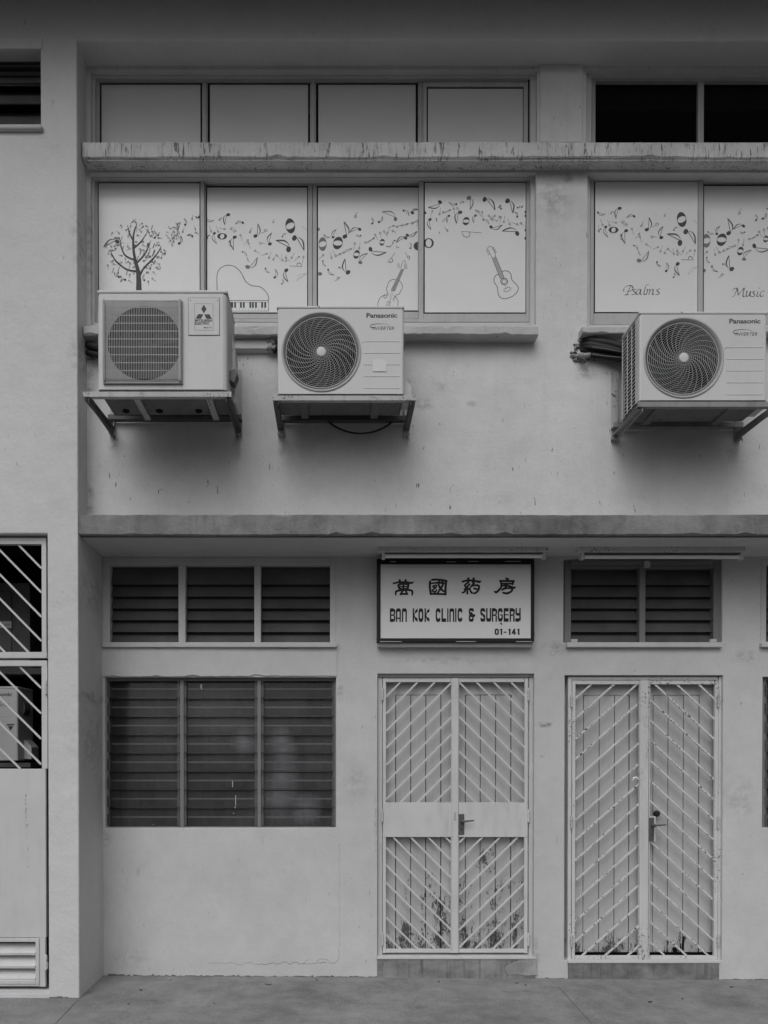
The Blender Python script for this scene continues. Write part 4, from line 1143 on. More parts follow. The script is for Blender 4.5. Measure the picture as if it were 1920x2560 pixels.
k.o = (1140, 1430)
brush(k, [([(150,222),(250,197),(400,200),(540,226),(576,194)], [34,36,36,42,8]), ([(285,148),(280,235)], 42), ([(407,150),(390,235)], 42),
          ([(275,245),(200,310),(262,362)], 32), ([(312,282),(205,398)], 34), ([(195,402),(320,378)], 34), ([(222,385),(205,448),(145,478)], [30,34,28]), ([(262,372),(262,500)], 34), ([(312,385),(340,450),(372,488)], 34),
          ([(420,255),(345,340)], 34), ([(375,318),(490,305),(532,345),(500,440),(430,492),(405,480)], [30,36,38,36,34,22]), ([(420,380),(475,392)], 34)])
brush(k, [([(1155,152),(1200,160)], 34), ([(1180,160),(1185,200)], 38), ([(1015,207),(1330,210)], 38), ([(1326,205),(1306,280)], 36), ([(1045,268),(1305,270)], 32), ([(1028,212),(1046,300),(1032,368),(930,468),(890,445)], [34,36,38,40,28]),
          ([(1060,318),(1180,312),(1330,362),(1376,338)], [30,34,44,10]), ([(1180,318),(1060,415)], 30), ([(1090,400),(1180,372),(1285,382),(1280,440),(1180,492),(1085,478)], [26,30,36,36,40,34])])
# squat rounded capitals, built from thick bowls and thin stems
k.o = (965, 1505); k.sc = 9.48
def bowl(x0, x1, y0, y1, s=31, t=78, cut=None):
    """stadium ring; cut(angle) True drops that part"""
    cx, cy, rx = (x0+x1)/2, (y0+y1)/2, (x1-x0)/2
    def pt(a, rx, hy, r):
        c, q = math.cos(a), math.sin(a); e = .55
        return (cx + rx*math.copysign(abs(c)**e, c), cy + hy*math.copysign(abs(q)**.8, q))
    hy = (y1-y0)/2; N = 60; A = []; B = []
    for i in range(N + 1):
        a = 2*math.pi*i/N
        A.append(pt(a, rx, hy, 0)); B.append(pt(a, rx - s, hy - t, 0))
    run = []
    for i in range(N):
        if cut and cut(2*math.pi*(i+.5)/N): 
            if len(run) > 1: k.strip([A[j] for j in run], [B[j] for j in run])
            run = []
        else:
            if not run: run = [i]
            run.append(i + 1)
    if len(run) > 1: k.strip([A[j] for j in run], [B[j] for j in run])
def rect(x0, y0, x1, y1): k.poly([(x0,y0),(x1,y0),(x1,y1),(x0,y1)])
def arch(x0, x1, y0, y1): bowl(x0, x1, y0, y0 + 170, 32, 78, lambda a: a < math.pi); rect(x0, y0+82, x0+32, y1); rect(x1-32, y0+82, x1, y1)
T, Bm = 150, 472
def let_B(x): rect(x, T, x+34, Bm); rect(x+30, T, x+85, T+80); rect(x+30, Bm-72, x+85, Bm); rect(x+30, 295, x+95, 328); k.rib([(x+80,T+38),(x+108,T+55),(x+112,T+100),(x+92,T+160)], [76,40,34,30], 0, 4); k.rib([(x+92,312),(x+112,350),(x+108,420),(x+80,Bm-36)], [30,34,40,72], 0, 4)
def let_K(x): rect(x, T, x+34, Bm); k.strip([(x+34,290),(x+62,200),(x+118,T)], [(x+34,345),(x+62,262),(x+118,T+85)]); k.strip([(x+34,290),(x+62,355),(x+118,Bm-85)], [(x+34,350),(x+58,430),(x+118,Bm)])
def let_C(x): bowl(x, x+120, T, Bm, 33, 78, lambda a: (a < .17*math.pi or a > 1.85*math.pi))
def let_O(x): bowl(x, x+118, T, Bm, 33, 80)
def let_R(x): rect(x, T, x+33, Bm); rect(x+30, T, x+80, T+80); k.rib([(x+75,T+40),(x+105,T+58),(x+106,T+110),(x+90,T+165)], [78,44,34,34], 0, 4); rect(x+30, T+150, x+95, T+185); rect(x+86, T+178, x+120, Bm)
let_B(92); arch(235, 352, T, Bm); rect(262, 366, 325, 400); arch(376, 494, T, Bm)
let_K(632); let_O(768); let_K(912); let_C(1176); rect(1314, T, 1350, Bm); rect(1350, Bm-84, 1425, Bm); rect(1450, T, 1480, Bm); arch(1502, 1618, T, Bm); rect(1638, T, 1670, Bm)
k.o = (1140, 1505); T, Bm = 145, 466
let_C(36)
bowl(302, 425, T, 308, 34, 68, lambda a: a < .35*math.pi); bowl(302, 420, 290, Bm, 33, 66); rect(395, 290, 456, 348)
bowl(576, 695, T, 325, 34, 74, lambda a: a < .5*math.pi); bowl(576, 693, 285, Bm, 33, 74, lambda a: math.pi < a < 1.5*math.pi)
rect(714, T, 748, 380); rect(800, T, 834, 380); bowl(714, 834, 290, Bm, 34, 80, lambda a: a > math.pi)
let_R(850); let_C(990); rect(1045, 292, 1108, 320); rect(1078, 292, 1110, 400)
rect(1130, T, 1166, Bm); rect(1160, T, 1246, T+78); rect(1160, 288, 1246, 314); rect(1160, Bm-80, 1246, Bm); let_R(1270)
rect(1410, T, 1444, 260); rect(1500, T, 1533, 420); bowl(1410, 1533, 190, 322, 33, 62, lambda a: a > math.pi); rect(1408, Bm-80, 1500, Bm); k.rib([(1495,Bm-40),(1516,Bm-60),(1517,400)], [80,40,34], 0, 3)
k.poly([(1045,492),(1075,488),(1092,510),(1090,548),(1072,545),(1060,520),(1040,510)])
bowl(915, 1018, 632, 778, 36, 34)
for x in (1040, 1238, 1450): k.poly([(x,650),(x+38,630),(x+55,630),(x+55,778),(x+18,778),(x+18,668),(x,672)])
rect(1130, 703, 1196, 730); rect(1370, 630, 1402, 778); rect(1318, 722, 1425, 750); k.rib([(1388,640),(1330,735)], 32, 0, 0)
k.build('lettering', sg, None, [M['black'], M['ink']])

def lamp(x0, x1, yh0, yh1, t0, t1, ty0, ty1, label, yl):
    L = thing('tube_lamp', label, 'lamp', (X((x0+x1)/2, yl, 1380), yl, Zz(yh0, yl)), 'tube lamps under the slab')
    m = MB(); m.pbox(x0, yh0, x1, yh1, yl, yl + .05); m.build('batten', M['batten'], L, bevel=.004)
    for a, b in ((t0 - 3, t0 + 5), (t1 - 5, t1 + 3)): MB().pbox(a, yh1 - 1, b, ty1 + 1, yl + .005, yl + .045).build('end_cap', M['batten'], L, bevel=.003)
    p, q = P(t0 + 5, (ty0+ty1)/2, yl + .022), P(t1 - 5, (ty0+ty1)/2, yl + .022)
    q.z = p.z = (p.z + q.z) / 2
    MB().tube([p, q], abs(Zz(ty0, yl) - Zz(ty1, yl)) / 2, 14).build('tube', M['tube'], L, smooth=True)
    m = MB(); m.pbox(t0, yh1 + .5, t1, ty0 + 4, yl + .036, yl + .048); m.build('tube_gap_shade', M['groove'], L)  # dark plate painting the shaded gap between batten and tube
    for a in (t0 + 40, t1 - 60): MB().pbox(a, yh0 - 3, a + 20, yh0 - .1, yl + .01, yl + .04).build('mount', M['plate'], L)
lamp(945, 1372, 1365, 1379.5, 958, 1362, 1386, 1395, 'fluorescent tube lamp on a pale batten over the sign board', 5.125)
lamp(1446, 1863, 1366, 1380, 1456, 1857, 1388, 1397, 'fluorescent tube lamp on a chipped batten over the two bay transom', 5.125)
# ------------------------------------------------------------------ air conditioner units
def text(body, x0, x1, z0, z1, y, name, parent, mat, shear=0, bold=.0, spacing=1.0):
    cu = bpy.data.curves.new('lettering', 'FONT'); cu.body = body; cu.shear = shear; cu.offset = bold; cu.space_character = spacing; cu.resolution_u = 3
    o = bpy.data.objects.new('lettering', cu); COL.objects.link(o)
    bpy.context.view_layer.update()
    me = bpy.data.meshes.new_from_object(o.evaluated_get(bpy.context.evaluated_depsgraph_get()))
    vs = [v.co.copy() for v in me.vertices]; fs = [tuple(p.vertices) for p in me.polygons]
    bpy.data.objects.remove(o); bpy.data.curves.remove(cu); bpy.data.meshes.remove(me)
    a, b = min(v.x for v in vs), max(v.x for v in vs); c, d = min(v.y for v in vs), max(v.y for v in vs)
    m = MB(); m.add([(x0 + (v.x-a)/(b-a)*(x1-x0), y, z0 + (v.y-c)/(d-c)*(z1-z0)) for v in vs], fs)
    return m.build(name, mat, parent)

def holed_panel(m, x0, x1, z0, z1, cx, cz, r, y, n=96):
    """flat panel with a round hole"""
    an = [2*math.pi*i/n for i in range(n)] + [math.atan2(z-cz, x-cx) % (2*math.pi) for x in (x0, x1) for z in (z0, z1)]
    an = sorted(set(an)); vs = []
    for a in an:
        c, s = math.cos(a), math.sin(a)
        t = min([(x1-cx)/c if c > 1e-9 else (x0-cx)/c if c < -1e-9 else 1e9, (z1-cz)/s if s > 1e-9 else (z0-cz)/s if s < -1e-9 else 1e9])
        vs += [(cx + c*r, y, cz + s*r), (cx + c*t, y, cz + s*t)]
    N = len(an); m.add(vs, [(2*i, 2*i+1, 2*((i+1) % N)+1, 2*((i+1) % N)) for i in range(N)])

def fan(m, cx, cz, y, r, hub, n=3):
    for k in range(n):
        a0 = 2*math.pi*k/n + .4; vs = []; N = 8
        for i in range(N + 1):
            t = i / N; rr = hub*.9 + (r - hub*.9) * t
            for a, dy in ((a0 - .10 - .12*t, 0), (a0 + .75 + .25*t, .05)): vs.append((cx + rr*math.cos(a), y + dy*(1 - .2*t), cz + rr*math.sin(a)))
        m.add(vs, [(2*i, 2*i+1, 2*i+3, 2*i+2) for i in range(N)])
    m.rings(cx, cz, [(.001, y - .02), (hub, y - .015), (hub*1.05, y + .05)], 24)

W, H, D = .811, .565, .275       # newer units, local: front face at y=0, lower left corner at 0,0
def make_round_unit(origin, label):
    """outdoor unit with a round spiral fan grille"""
    ox, oy, oz = origin
    u = thing('outdoor_unit', label, 'air conditioner', origin, 'outdoor air conditioner units')
    cx, cz, r = ox + .281, oz + .272, .2525
    m = MB()
    holed_panel(m, ox + .012, ox + W - .012, oz + .004, oz + H - .016, cx, cz, r, oy)
    # rounded front corners, right side, bottom; the left side is open coil
    for sx, x in ((1, ox), (-1, ox + W)):
        pr = [(x + sx*.012, oy), (x + sx*.0035, oy + .0035), (x, oy + .012), (x, oy + (.045 if sx > 0 else D))]
        m.add([(a, b, z) for a, b in pr for z in (oz + .004, oz + H - .016)], [(2*i, 2*i+1, 2*i+3, 2*i+2) for i in range(3)])
        m.box(ox, ox + W, oy + D - .003, oy + D, oz + .02, oz + H - .016) if False else None
    # feet
    m2 = MB(); m2.box(ox + .002, ox + W - .002, oy + .004, oy + D, oz - .002, oz + .0035); m2.build('base_pan', M['ac_under'], u)
    for x in (ox + .14, ox + W - .20): MB().box(x, x + .05, oy + .006, oy + D + .02, oz - .016, oz - .0025).build('foot', M['ac_under'], u)
    body = m.build('casing', M['ac'], u, bevel=0, smooth=False)
    m = MB(); m.box(ox - .004, ox + W + .004, oy - .004, oy + D + .003, oz + H - .0165, oz + H)
    m.build('lid', M['ac'], u, bevel=.005)
    m = MB(); m.box(ox + .001, ox + W - .001, oy + .001, oy + .02, oz + H - .0195, oz + H - .0168); m.build('lid_seam', M['groove'], body)
    m = MB()
    for x, z in ((ox + .268, oz + H - .007),): m.disc(x, oy - .0045, z, .005, 10)
    m.disc(ox + .546, oy - .0006, oz + .331, .0035, 10)
    m.build('screw', M['groove'], u)
    # open coil with a wire guard on the left side and back
    m = MB(); m.box(ox + .012, ox + .022, oy + .05, oy + D - .02, oz + .012, oz + H - .02); m.box(ox + .02, ox + W - .02, oy + D - .03, oy + D - .02, oz + .012, oz + H - .02)
    m.build('coil', M['cavity'], u)
    m = MB()
    for i in range(22):
        z = oz + .02 + i * (H - .05) / 21; m.bar((ox + .003, oy + .045, z), (ox + .003, oy + D, z), .0045, .0045)
    for y in (.055, .12, .19, D - .004): m.bar((ox + .001, oy + y, oz + .008), (ox + .001, oy + y, oz + H - .018), .006, .005)
    m.build('coil_guard', M['ac'], u)
    # fan opening: ring, cavity, blades
    m = MB(); m.rings(cx, cz, [(r + .003, oy - .0045), (r - .002, oy - .007), (r - .008, oy - .005), (r - .020, oy + .014)], 96)
    ring = m.build('fan_ring', M['ac_grille'], u, smooth='all')
    m = MB()
    for i in range(110):
        a = 2*math.pi*i/110; c, s = math.cos(a), math.sin(a)
        m.bar((cx + c*(r - .010), oy - .001, cz + s*(r - .010)), (cx + c*(r - .026), oy + .008, cz + s*(r - .026)), .0035, .003)
    m.build('ring_ribs', M['ac_grille'], ring)
    m = MB(); m.rings(cx, cz, [(r - .010, oy + .010), (r - .012, oy + .16)], 64); m.disc(cx, oy + .16, cz, r, 64); m.build('fan_cavity', M['cavity'], u, smooth=True)
    m = MB(); fan(m, cx, cz, oy + .05, r - .025, .05); m.build('fan_blades', M['blade'], u)
    # spiral grille: concentric rings with staggered spokes
    m = MB(); rs = [.034 + (.226 - .034) * (i / 15) ** .93 for i in range(16)]
    for j, q in enumerate(rs):
        yy = oy - .004 + .010 * (q / .226) ** 2
        wv = .0009 if j < 15 else .0026
        m.rings(cx, cz, [(q - wv, yy), (q + wv, yy), (q + wv, yy + .008), (q - wv, yy + .008), (q - wv, yy)], 80)
    sweep = lambda q: -1.05 * ((q - rs[0]) / (rs[-1] - rs[0])) ** .8      # spokes sweep round as they go out
    for qa, qb in zip(rs[:-1], rs[1:]):
        n = 25; yy = oy + .001 + .010 * (qa / .226) ** 2
        for i in range(n):
            a0 = 2*math.pi*i/n; a1 = a0 + sweep(qa); a2 = a0 + sweep(qb)*.55 + sweep(qa)*.45
            m.bar((cx + math.cos(a1)*qa, yy, cz + math.sin(a1)*qa), (cx + math.cos(a2)*qb, yy, cz + math.sin(a2)*qb), .0030, .006, (0, 1, 0))
    gr = m.build('fan_grille', M['ac_grille'], u)
    m = MB(); m.rings(cx, cz, [(.0005, oy - .009), (.022, oy - .009), (.029, oy - .007), (.031, oy + .002)], 32); m.build('grille_hub', M['ac'], gr, smooth=True)
    # embossed lines on the service panel
    m = MB()
    for z in (.340, .266, .192, .117, .041): m.box(ox + .552, ox + .786, oy - .0018, oy + .001, oz + z - .0035, oz + z + .0015)
    m.build('embossed_line', M['ac'], body, bevel=.001)
    # valve cover on the right side, handle recess
    m = MB()
    m.prism([(ox + W, oz + .010), (ox + W + .062, oz + .010), (ox + W + .062, oz + .105), (ox + W + .018, oz + .155), (ox + W, oz + .160)], oy + .10, oy + .24)
    m.build('valve_cover', M['ac'], u, bevel=.006)
    m = MB(); m.prism([(ox + W, oz + .35), (ox + W + .012, oz + .37), (ox + W + .020, oz + .40), (ox + W + .014, oz + .44), (ox + W, oz + .455)], oy + .09, oy + .19); m.build('side_handle', M['groove'], u, bevel=.003)
    text('Panasonic', ox + .571, ox + .769, oz + .490, oz + .520, oy - .0008, 'maker_name', body, M['ink'], 0, .022, .96)
    text('INVERTER', ox + .610, ox + .748, oz + .4125, oz + .4335, oy - .0008, 'lettering', body, M['ink'], .30, .0, 1.08)
    m = MB(); k = []
    sw = [(.622,0.426,.004),(.600,0.428,.0055),(.594,0.436,.0045),(.604,0.445,.0035),(.640,0.452,.0025),(.690,0.450,.0015),(.722,0.442,.0008)]
    A = [(ox + a, oy - .0009, oz + b + w_/2) for a, b, w_ in sw]; B = [(ox + a, oy - .0009, oz + b - w_/2) for a, b, w_ in sw]
    m.add(A + B, [(i, i+1, len(sw)+i+1, len(sw)+i) for i in range(len(sw)-1)]); m.build('swoosh', M['ink'], body)
    return u

ymid = 4.64
pm = P(693.6, 987, ymid); pm2 = P(1008, 769, ymid)
UM = make_round_unit((pm.x, ymid, pm.z + .002), 'white outdoor unit with round spiral grille and arched sticker, beside the square grilled one')
# right and caged copies
yr = 4.60
pr_ = P(1598, 1003, yr)
UR = dup(UM, (pr_.x, yr, pr_.z + .002), 'white outdoor unit with round spiral grille, cut off by the photo edge on the right')
yc = Z0 + .62
pc = P(45, 2010, yc)
UC = dup(UM, (pc.x - W, yc, Zz(1716, yc) - H), 'white outdoor unit standing inside the caged plant room behind the gate')
# sticker, middle unit
m = MB(); pts = []
sx0, sx1, sz0, sz1 = pm.x + .611, pm.x + .698, pm.z + .148, pm.z + .232
pts = [(sx0, sz0), (sx1, sz0), (sx1, sz1 - .035)] + [((sx0+sx1)/2 + (sx1-sx0)/2*math.cos(a), sz1 - .035 + .035*math.sin(a)) for a in [math.pi*i/10 for i in range(1, 10)]] + [(sx0, sz1 - .035)]
m.add([(x, ymid - .0034, z) for x, z in pts], [tuple(range(len(pts)))])
M['sticker'] = paint('faded_sticker', .65, .35, .4)
m.build('sticker', M['sticker'], UM)
# triangle mark on the caged unit
m = MB(); t = Vector((pc.x - .085, yc - .0012, Zz(1810, yc)))
m.add([t, t + Vector((.062, 0, 0)), t + Vector((.031, 0, -.052))], [(0, 1, 2)]); m.build('triangle_mark', M['ink'], UC)

# older unit with a square louvred grille
yl_ = 4.51
p0, p1 = P(245, 977, yl_), P(568, 726, yl_)
ox, oy, oz = p0.x, yl_, p0.z + .002; w_, h_, d_ = p1.x - p0.x, p1.z - p0.z, .33
UO = thing('outdoor_unit', 'older white outdoor unit with a square wire grille and a three diamond label', 'air conditioner', (ox, oy, oz), 'outdoor air conditioner units')
gx0, gx1, gz0, gz1 = ox + .036, ox + .529, oz + .046, oz + .551
cx, cz, r = ox + .290, oz + .293, .229
m = MB()
holed_panel(m, ox + .01, ox + w_ - .03, oz + .006, oz + h_ - .022, cx, cz, r, oy)
rc = [(ox + w_ - .03, oy), (ox + w_ - .012, oy + .004), (ox + w_ - .003, oy + .014), (ox + w_, oy + .03), (ox + w_, oy + d_)]
m.add([(a, b, z) for a, b in rc for z in (oz + .006, oz + h_ - .022)], [(2*i, 2*i+1, 2*i+3, 2*i+2) for i in range(4)])
lc = [(ox + .01, oy), (ox, oy + .01), (ox, oy + d_)]
m.add([(a, b, z) for a, b in lc for z in (oz + .006, oz + h_ - .022)], [(2*i, 2*i+1, 2*i+3, 2*i+2) for i in range(2)])
m.box(ox + .01, ox + w_ - .01, oy + d_ - .01, oy + d_, oz, oz + h_ - .02)
cs = m.build('casing', M['ac_old'], UO, smooth=True)
m = MB(); holed_panel(m, gx0, gx1, gz0, gz1, cx, cz, r, oy - .0015); m.build('grille_plate', M['alu'], UO)
MB().box(ox - .003, ox + w_ + .003, oy - .004, oy + d_ + .004, oz + h_ - .022, oz + h_).build('lid', M['ac_old'], UO, bevel=.008)
MB().box(ox + .002, ox + w_ - .004, oy + .002, oy + .02, oz + h_ - .0255, oz + h_ - .0222).build('lid_seam', M['groove'], cs)
m = MB(); m.box(ox + .004, ox + w_ - .004, oy + .004, oy + d_, oz, oz + .0055)
base = m.build('base_pan', M['ac_under'], UO)
for x in (ox + .20, ox + .66): MB().box(x, x + .04, oy + .012, oy + d_ + .03, oz - .018, oz - .0005).build('foot', M['rail'], UO, bevel=.002)
for x in (ox + .10, ox + .32, ox + .58): MB().tube([(x, oy + d_ - .07, oz - .008), (x, oy + d_ - .07, oz - .0005)], .022, 14).build('drain_plug', M['cavity'], base)
m = MB(); m.rings(cx, cz, [(r, oy), (r, oy + .15)], 64); m.disc(cx, oy + .15, cz, r, 64); m.build('fan_cavity', M['cavity'], UO, smooth=True)
m = MB(); fan(m, cx, cz, oy + .06, r - .015, .05); m.build('fan_blades', M['blade'], UO)
m = MB(); yg = oy - .028
for i in range(46):
    x = gx0 + .004 + i * (gx1 - gx0 - .024) / 45
    m.bar((x, yg, gz0 + .012), (x, yg, gz1 - .010), .0030, .004); m.bar((x, yg, gz1 - .010), (x, oy - .001, gz1 + .002), .0030, .004); m.bar((x, yg, gz0 + .012), (x, oy - .001, gz0 - .002), .0030, .004)
for i in range(9):
    z = gz0 + .065 + i * (gz1 - gz0 - .115) / 8; m.bar((gx0 + .01, yg + .004, z), (gx1 - .02, yg + .004, z), .0045, .0045, (0, 1, 0))
for i in range(4):
    for x, k_ in ((gx0, 1), (gx1, -1)):
        q = x + k_ * .004 * i; yy = oy - .006 - .008 * i
        m.bar((q, yy, gz0), (q, yy, gz1), .0042, .004)
m.bar((gx0, oy - .008, gz0 - .003), (gx1, oy - .008, gz0 - .003), .012, .010); m.bar((gx1 - .012, oy - .016, gz0), (gx1 - .012, oy - .016, gz1), .012, .024)
m.build('fan_grille', M['ac_grille'], UO)
# label plate with the three diamonds
def U(px, py): q = P(px, py, oy); return q
lp0, lp1 = U(471.5, 838.5), U(548.5, 745.3)
m = MB(); m.box(lp0.x, lp1.x, oy - .004, oy + .001, lp0.z, lp1.z); lab = m.build('label_plate', M['ac_old'], UO, bevel=.0035)
MB().box(lp0.x - .0028, lp1.x + .0028, oy - .0012, oy + .001, lp0.z - .0028, lp1.z + .0028).build('plate_outline', M['groove'], lab)
k = Ink((470, 740), 18.43, (0, 0), oy - .0038, None)
for a, b in (((305,350),(1150,360)), ((1150,360),(1155,1590)), ((1155,1590),(300,1575)), ((300,1575),(305,350))): k.rib([a, b], 16, 1, 0)
k.poly([(733,395),(855,605),(728,805),(608,600)]); k.poly([(470,830),(705,840),(600,1048),(345,1045)]); k.poly([(742,845),(990,842),(1105,1058),(855,1055)])
for x, y in ((115,200),(1370,215)): k.ell(x, y, 26, 26, 0, 0, None, 12)
k.build('emblem', lab)
def pt_text(body, x0, y0, x1, y1, shear, bold, mat):
    a = U(470 + x0/18.43, 740 + y1/18.43); b = U(470 + x1/18.43, 740 + y0/18.43)
    text(body, a.x, b.x, a.z, b.z, oy - .0050, 'lettering', lab, mat, shear, bold)
pt_text('MITSUBISHI', 335, 1090, 1112, 1205, 0, .02, M['ink']); pt_text('ELECTRIC', 335, 1225, 995, 1340, 0, .02, M['ink']); pt_text('M Z X', 725, 1440, 1095, 1505, .3, .02, M['ink'])
# side fittings
m = MB(); q = U(581, 909); m.prism([(ox + w_, oz + .11), (ox + w_ + .030, oz + .09), (ox + w_ + .052, oz + .15), (ox + w_ + .036, oz + .18), (ox + w_, oz + .165)], oy + .08, oy + .16); m.build('side_handle', M['groove'], UO, bevel=.003)
m = MB(); m.box(ox + w_, ox + w_ + .025, oy + .19, oy + .31, oz + .02, oz + .36); m.prism([(ox + w_, oz + .36), (ox + w_ + .025, oz + .36), (ox + w_, oz + .47)], oy + .19, oy + .31); m.build('valve_cover', M['ac_old'], UO, bevel=.004)

# ------------------------------------------------------------------ wall brackets under the units
def bracket(label, xl, xr, yfr, yfront0, yfront1, rail_y, foot_y, legtop_y, wide=0.0, mats=('rail', 'strut')):
    """steel shelf: front rail, wall rail, two arms, two struts, two legs on the wall"""
    zt, zb = Zz(yfront0, yfr), Zz(yfront1, yfr)
    b = thing('wall_bracket', label, 'bracket', ((xl + xr)/2, ZU, Zz(foot_y, ZU)), 'wall brackets under the units')
    a_, c_ = xl - wide, xr + wide
    m = MB(); m.box(a_ - .02, c_ + .02, yfr, yfr + .004, zb, zt - .002); m.box(a_ - .02, c_ + .02, yfr + .0045, yfr + .035, zb + .001, zb + .006); m.build('front_rail', M[mats[0]], b, bevel=.0015)
    zr = zb + .001
    m = MB(); zq = Zz(rail_y, ZU)
    for x, sgn in ((xl, 1), (xr, -1)):
        m = MB(); m.box(x - .018, x + .018, yfr + .005, ZU - .004, zr + .0065, zr + .0115); m.box(x + sgn*.014 - .002, x + sgn*.014 + .002, yfr + .005, ZU - .004, zr - .03, zr + .006); m.build('arm', M[mats[1]], b)
        m = MB(); zf = Zz(foot_y, ZU)
        m.box(x - .018, x + .018, ZU - .0045, ZU - .0005, zf, Zz(legtop_y, ZU)); m.box(x + sgn*.016 - .002, x + sgn*.016 + .002, ZU - .034, ZU - .005, zf + .01, Zz(legtop_y, ZU)); m.build('leg', M['rail'], b, bevel=.001)
        m = MB(); m.bar((x, yfr + .014, zb - .010), (x, ZU - .016, zf + .03), .036, .005, (0, 1, .3)); m.bar((x + sgn*.016, yfr + .018, zb - .004), (x + sgn*.016, ZU - .012, zf + .036), .004, .034, (0, 1, .3)); m.build('strut', M[mats[1]], b)
        m = MB(); m.box(x - .020, x + .020, ZU - .038, ZU - .005, zf, zf + .028); m.build('foot_clip', M[mats[0]], b, bevel=.002)
    m = MB(); m.box(xl - .02, xr + .02, ZU - .05, ZU - .045, zq - .012, zq + .022); m.box(xl - .02, xr + .02, ZU - .0445, ZU - .006, zq - .012, zq - .007); m.build('wall_rail', M[mats[1]], b, bevel=.001)
    return b
xl, xr = (284 - HX)/(F/ZU), (600 - HX)/(F/ZU)
bracket('steel bracket with a whitish front rail, under the square grilled unit', xl, xr, 4.505, 978, 992, 1052, 1090, 925)
xl, xr = (702 - HX)/(F/ZU), (1015 - HX)/(F/ZU)
bracket('steel bracket with a cable hanging below it, under the unit with the arched sticker', xl, xr, 4.635, 988, 1001, 1055, 1091, 955)
xl, xr = (1531 - HX)/(F/ZU), (1838 - HX)/(F/ZU)
bracket('steel bracket under the unit at the right edge of the photo', xl, xr, 4.595, 1003.5, 1017, 1071, 1104, 934, 0, ('rail_grey', 'rail_grey'))

# ------------------------------------------------------------------ pipes, trunking, cable
m = MB(); pts = []
a, b = P(828, 1060, ZU - .03), P(974, 1060, ZU - .03)
for i in range(17):
    t = i / 16; p = a.lerp(b, t); p.z -= .088 * (1 - (2*t-1)**2); p.y -= .05 * math.sin(math.pi*t); pts.append(p)
pts = [a + Vector((-.06, 0, .06))] + pts + [b + Vector((.05, 0, .05))]
tag(m.tube(pts, .0065, 8).build('cable', M['rubber'], None, tuple(pts[8]), smooth=True), 'black cable sagging below the middle unit', 'cable')
# rendered trunking between the two left units, with the pipe hole at its end
a, b, c, d = RC(560, 838, 681, 876, ZU - .04)
T_ = thing('pipe_trunking', 'plastered pipe trunking on the wall between the two left units', 'trunking', (a, ZU, c))
m = MB(); prof = [(ZU, d), (ZU - .035, d - .012), (ZU - .05, d - .045), (ZU - .045, c + .012), (ZU - .02, c), (ZU, c)]
m.add([(x, y, z) for x in (a - .5, b) for y, z in prof], [(i, i+1, 7+i, 6+i) for i in range(5)] + [tuple(range(6, 12))]); m.build('cover', M['upper'], T_, smooth=True)
rr = random.Random(6); m = MB()
for i in range(14):
    q = P(680 + rr.uniform(-8, 10), 862 + rr.uniform(-14, 16), ZU - .02); s_ = rr.uniform(.012, .028)
    m.tube([q + Vector((-s_, .02, rr.uniform(-.01, .01))), q + Vector((0, -.03, rr.uniform(-.01, .01))), q + Vector((s_, .0, rr.uniform(-.02, .02)))], [s_*.5, s_*.8, s_*.3], 7)
m.build('mortar', M['foam'], T_, smooth='all')
m = MB(); m.tube([P(684, 875, ZU - .03), P(700, 868, ZU - .06), P(730, 862, ZU - .08)], .02, 9); m.build('pipe', M['rubber'], T_, smooth=True)
# pipes from the rough hole into the right unit
q = P(1450, 875, ZU)
B_ = thing('pipe_bundle', 'bundle of black insulated pipes from a rough wall hole into the right unit', 'pipes', tuple(q))
for i, (y0, y1, r_, dep) in enumerate(((852, 872, .030, .04), (862, 886, .026, .06), (876, 893, .028, .04), (886, 902, .018, .055), (868, 880, .016, .085))):
    pts = [P(1442, y0, ZU + .04), P(1475, y0 + 1, ZU - dep * .6), P(1520, (y0+y1)/2 - 2, ZU - dep), P(1566, y1, ZU - dep - .02), P(1600, y1 + 3, ZU - dep - .05)]
    MB().tube(pts, r_, 10).build('pipe', M['rubber'], B_, smooth=True)
for y0, y1 in ((868, 882), (886, 894)):
    MB().tube([P(1480, y0, ZU - .102), P(1520, y0 + 5, ZU - .104), P(1565, y1, ZU - .112)], .0035, 7).build('wire', M['groove'], B_, smooth=True)
m = MB(); rr = random.Random(8)
for i in range(70):
    ang = rr.uniform(0, 6.28); q2 = P(1452 + 18*math.cos(ang) + rr.uniform(-7, 9), 876 + 24*math.sin(ang) + rr.uniform(-4, 4), ZU - .002); s_ = rr.uniform(.006, .020)
    m.tube([q2 + Vector((-s_, .012, rr.uniform(-.01, .01))), q2 + Vector((0, -.010, 0)), q2 + Vector((s_, .006, rr.uniform(-.012, .012)))], [s_*.4, s_*.6, s_*.4], 7)
m.tube([P(1444, 892, ZU), P(1452, 889, ZU - .03), P(1462, 890, ZU - .05), P(1476, 887, ZU - .07)], [.012, .020, .018, .014], 9)
m.build('mortar', M['foam'], B_, smooth='all')
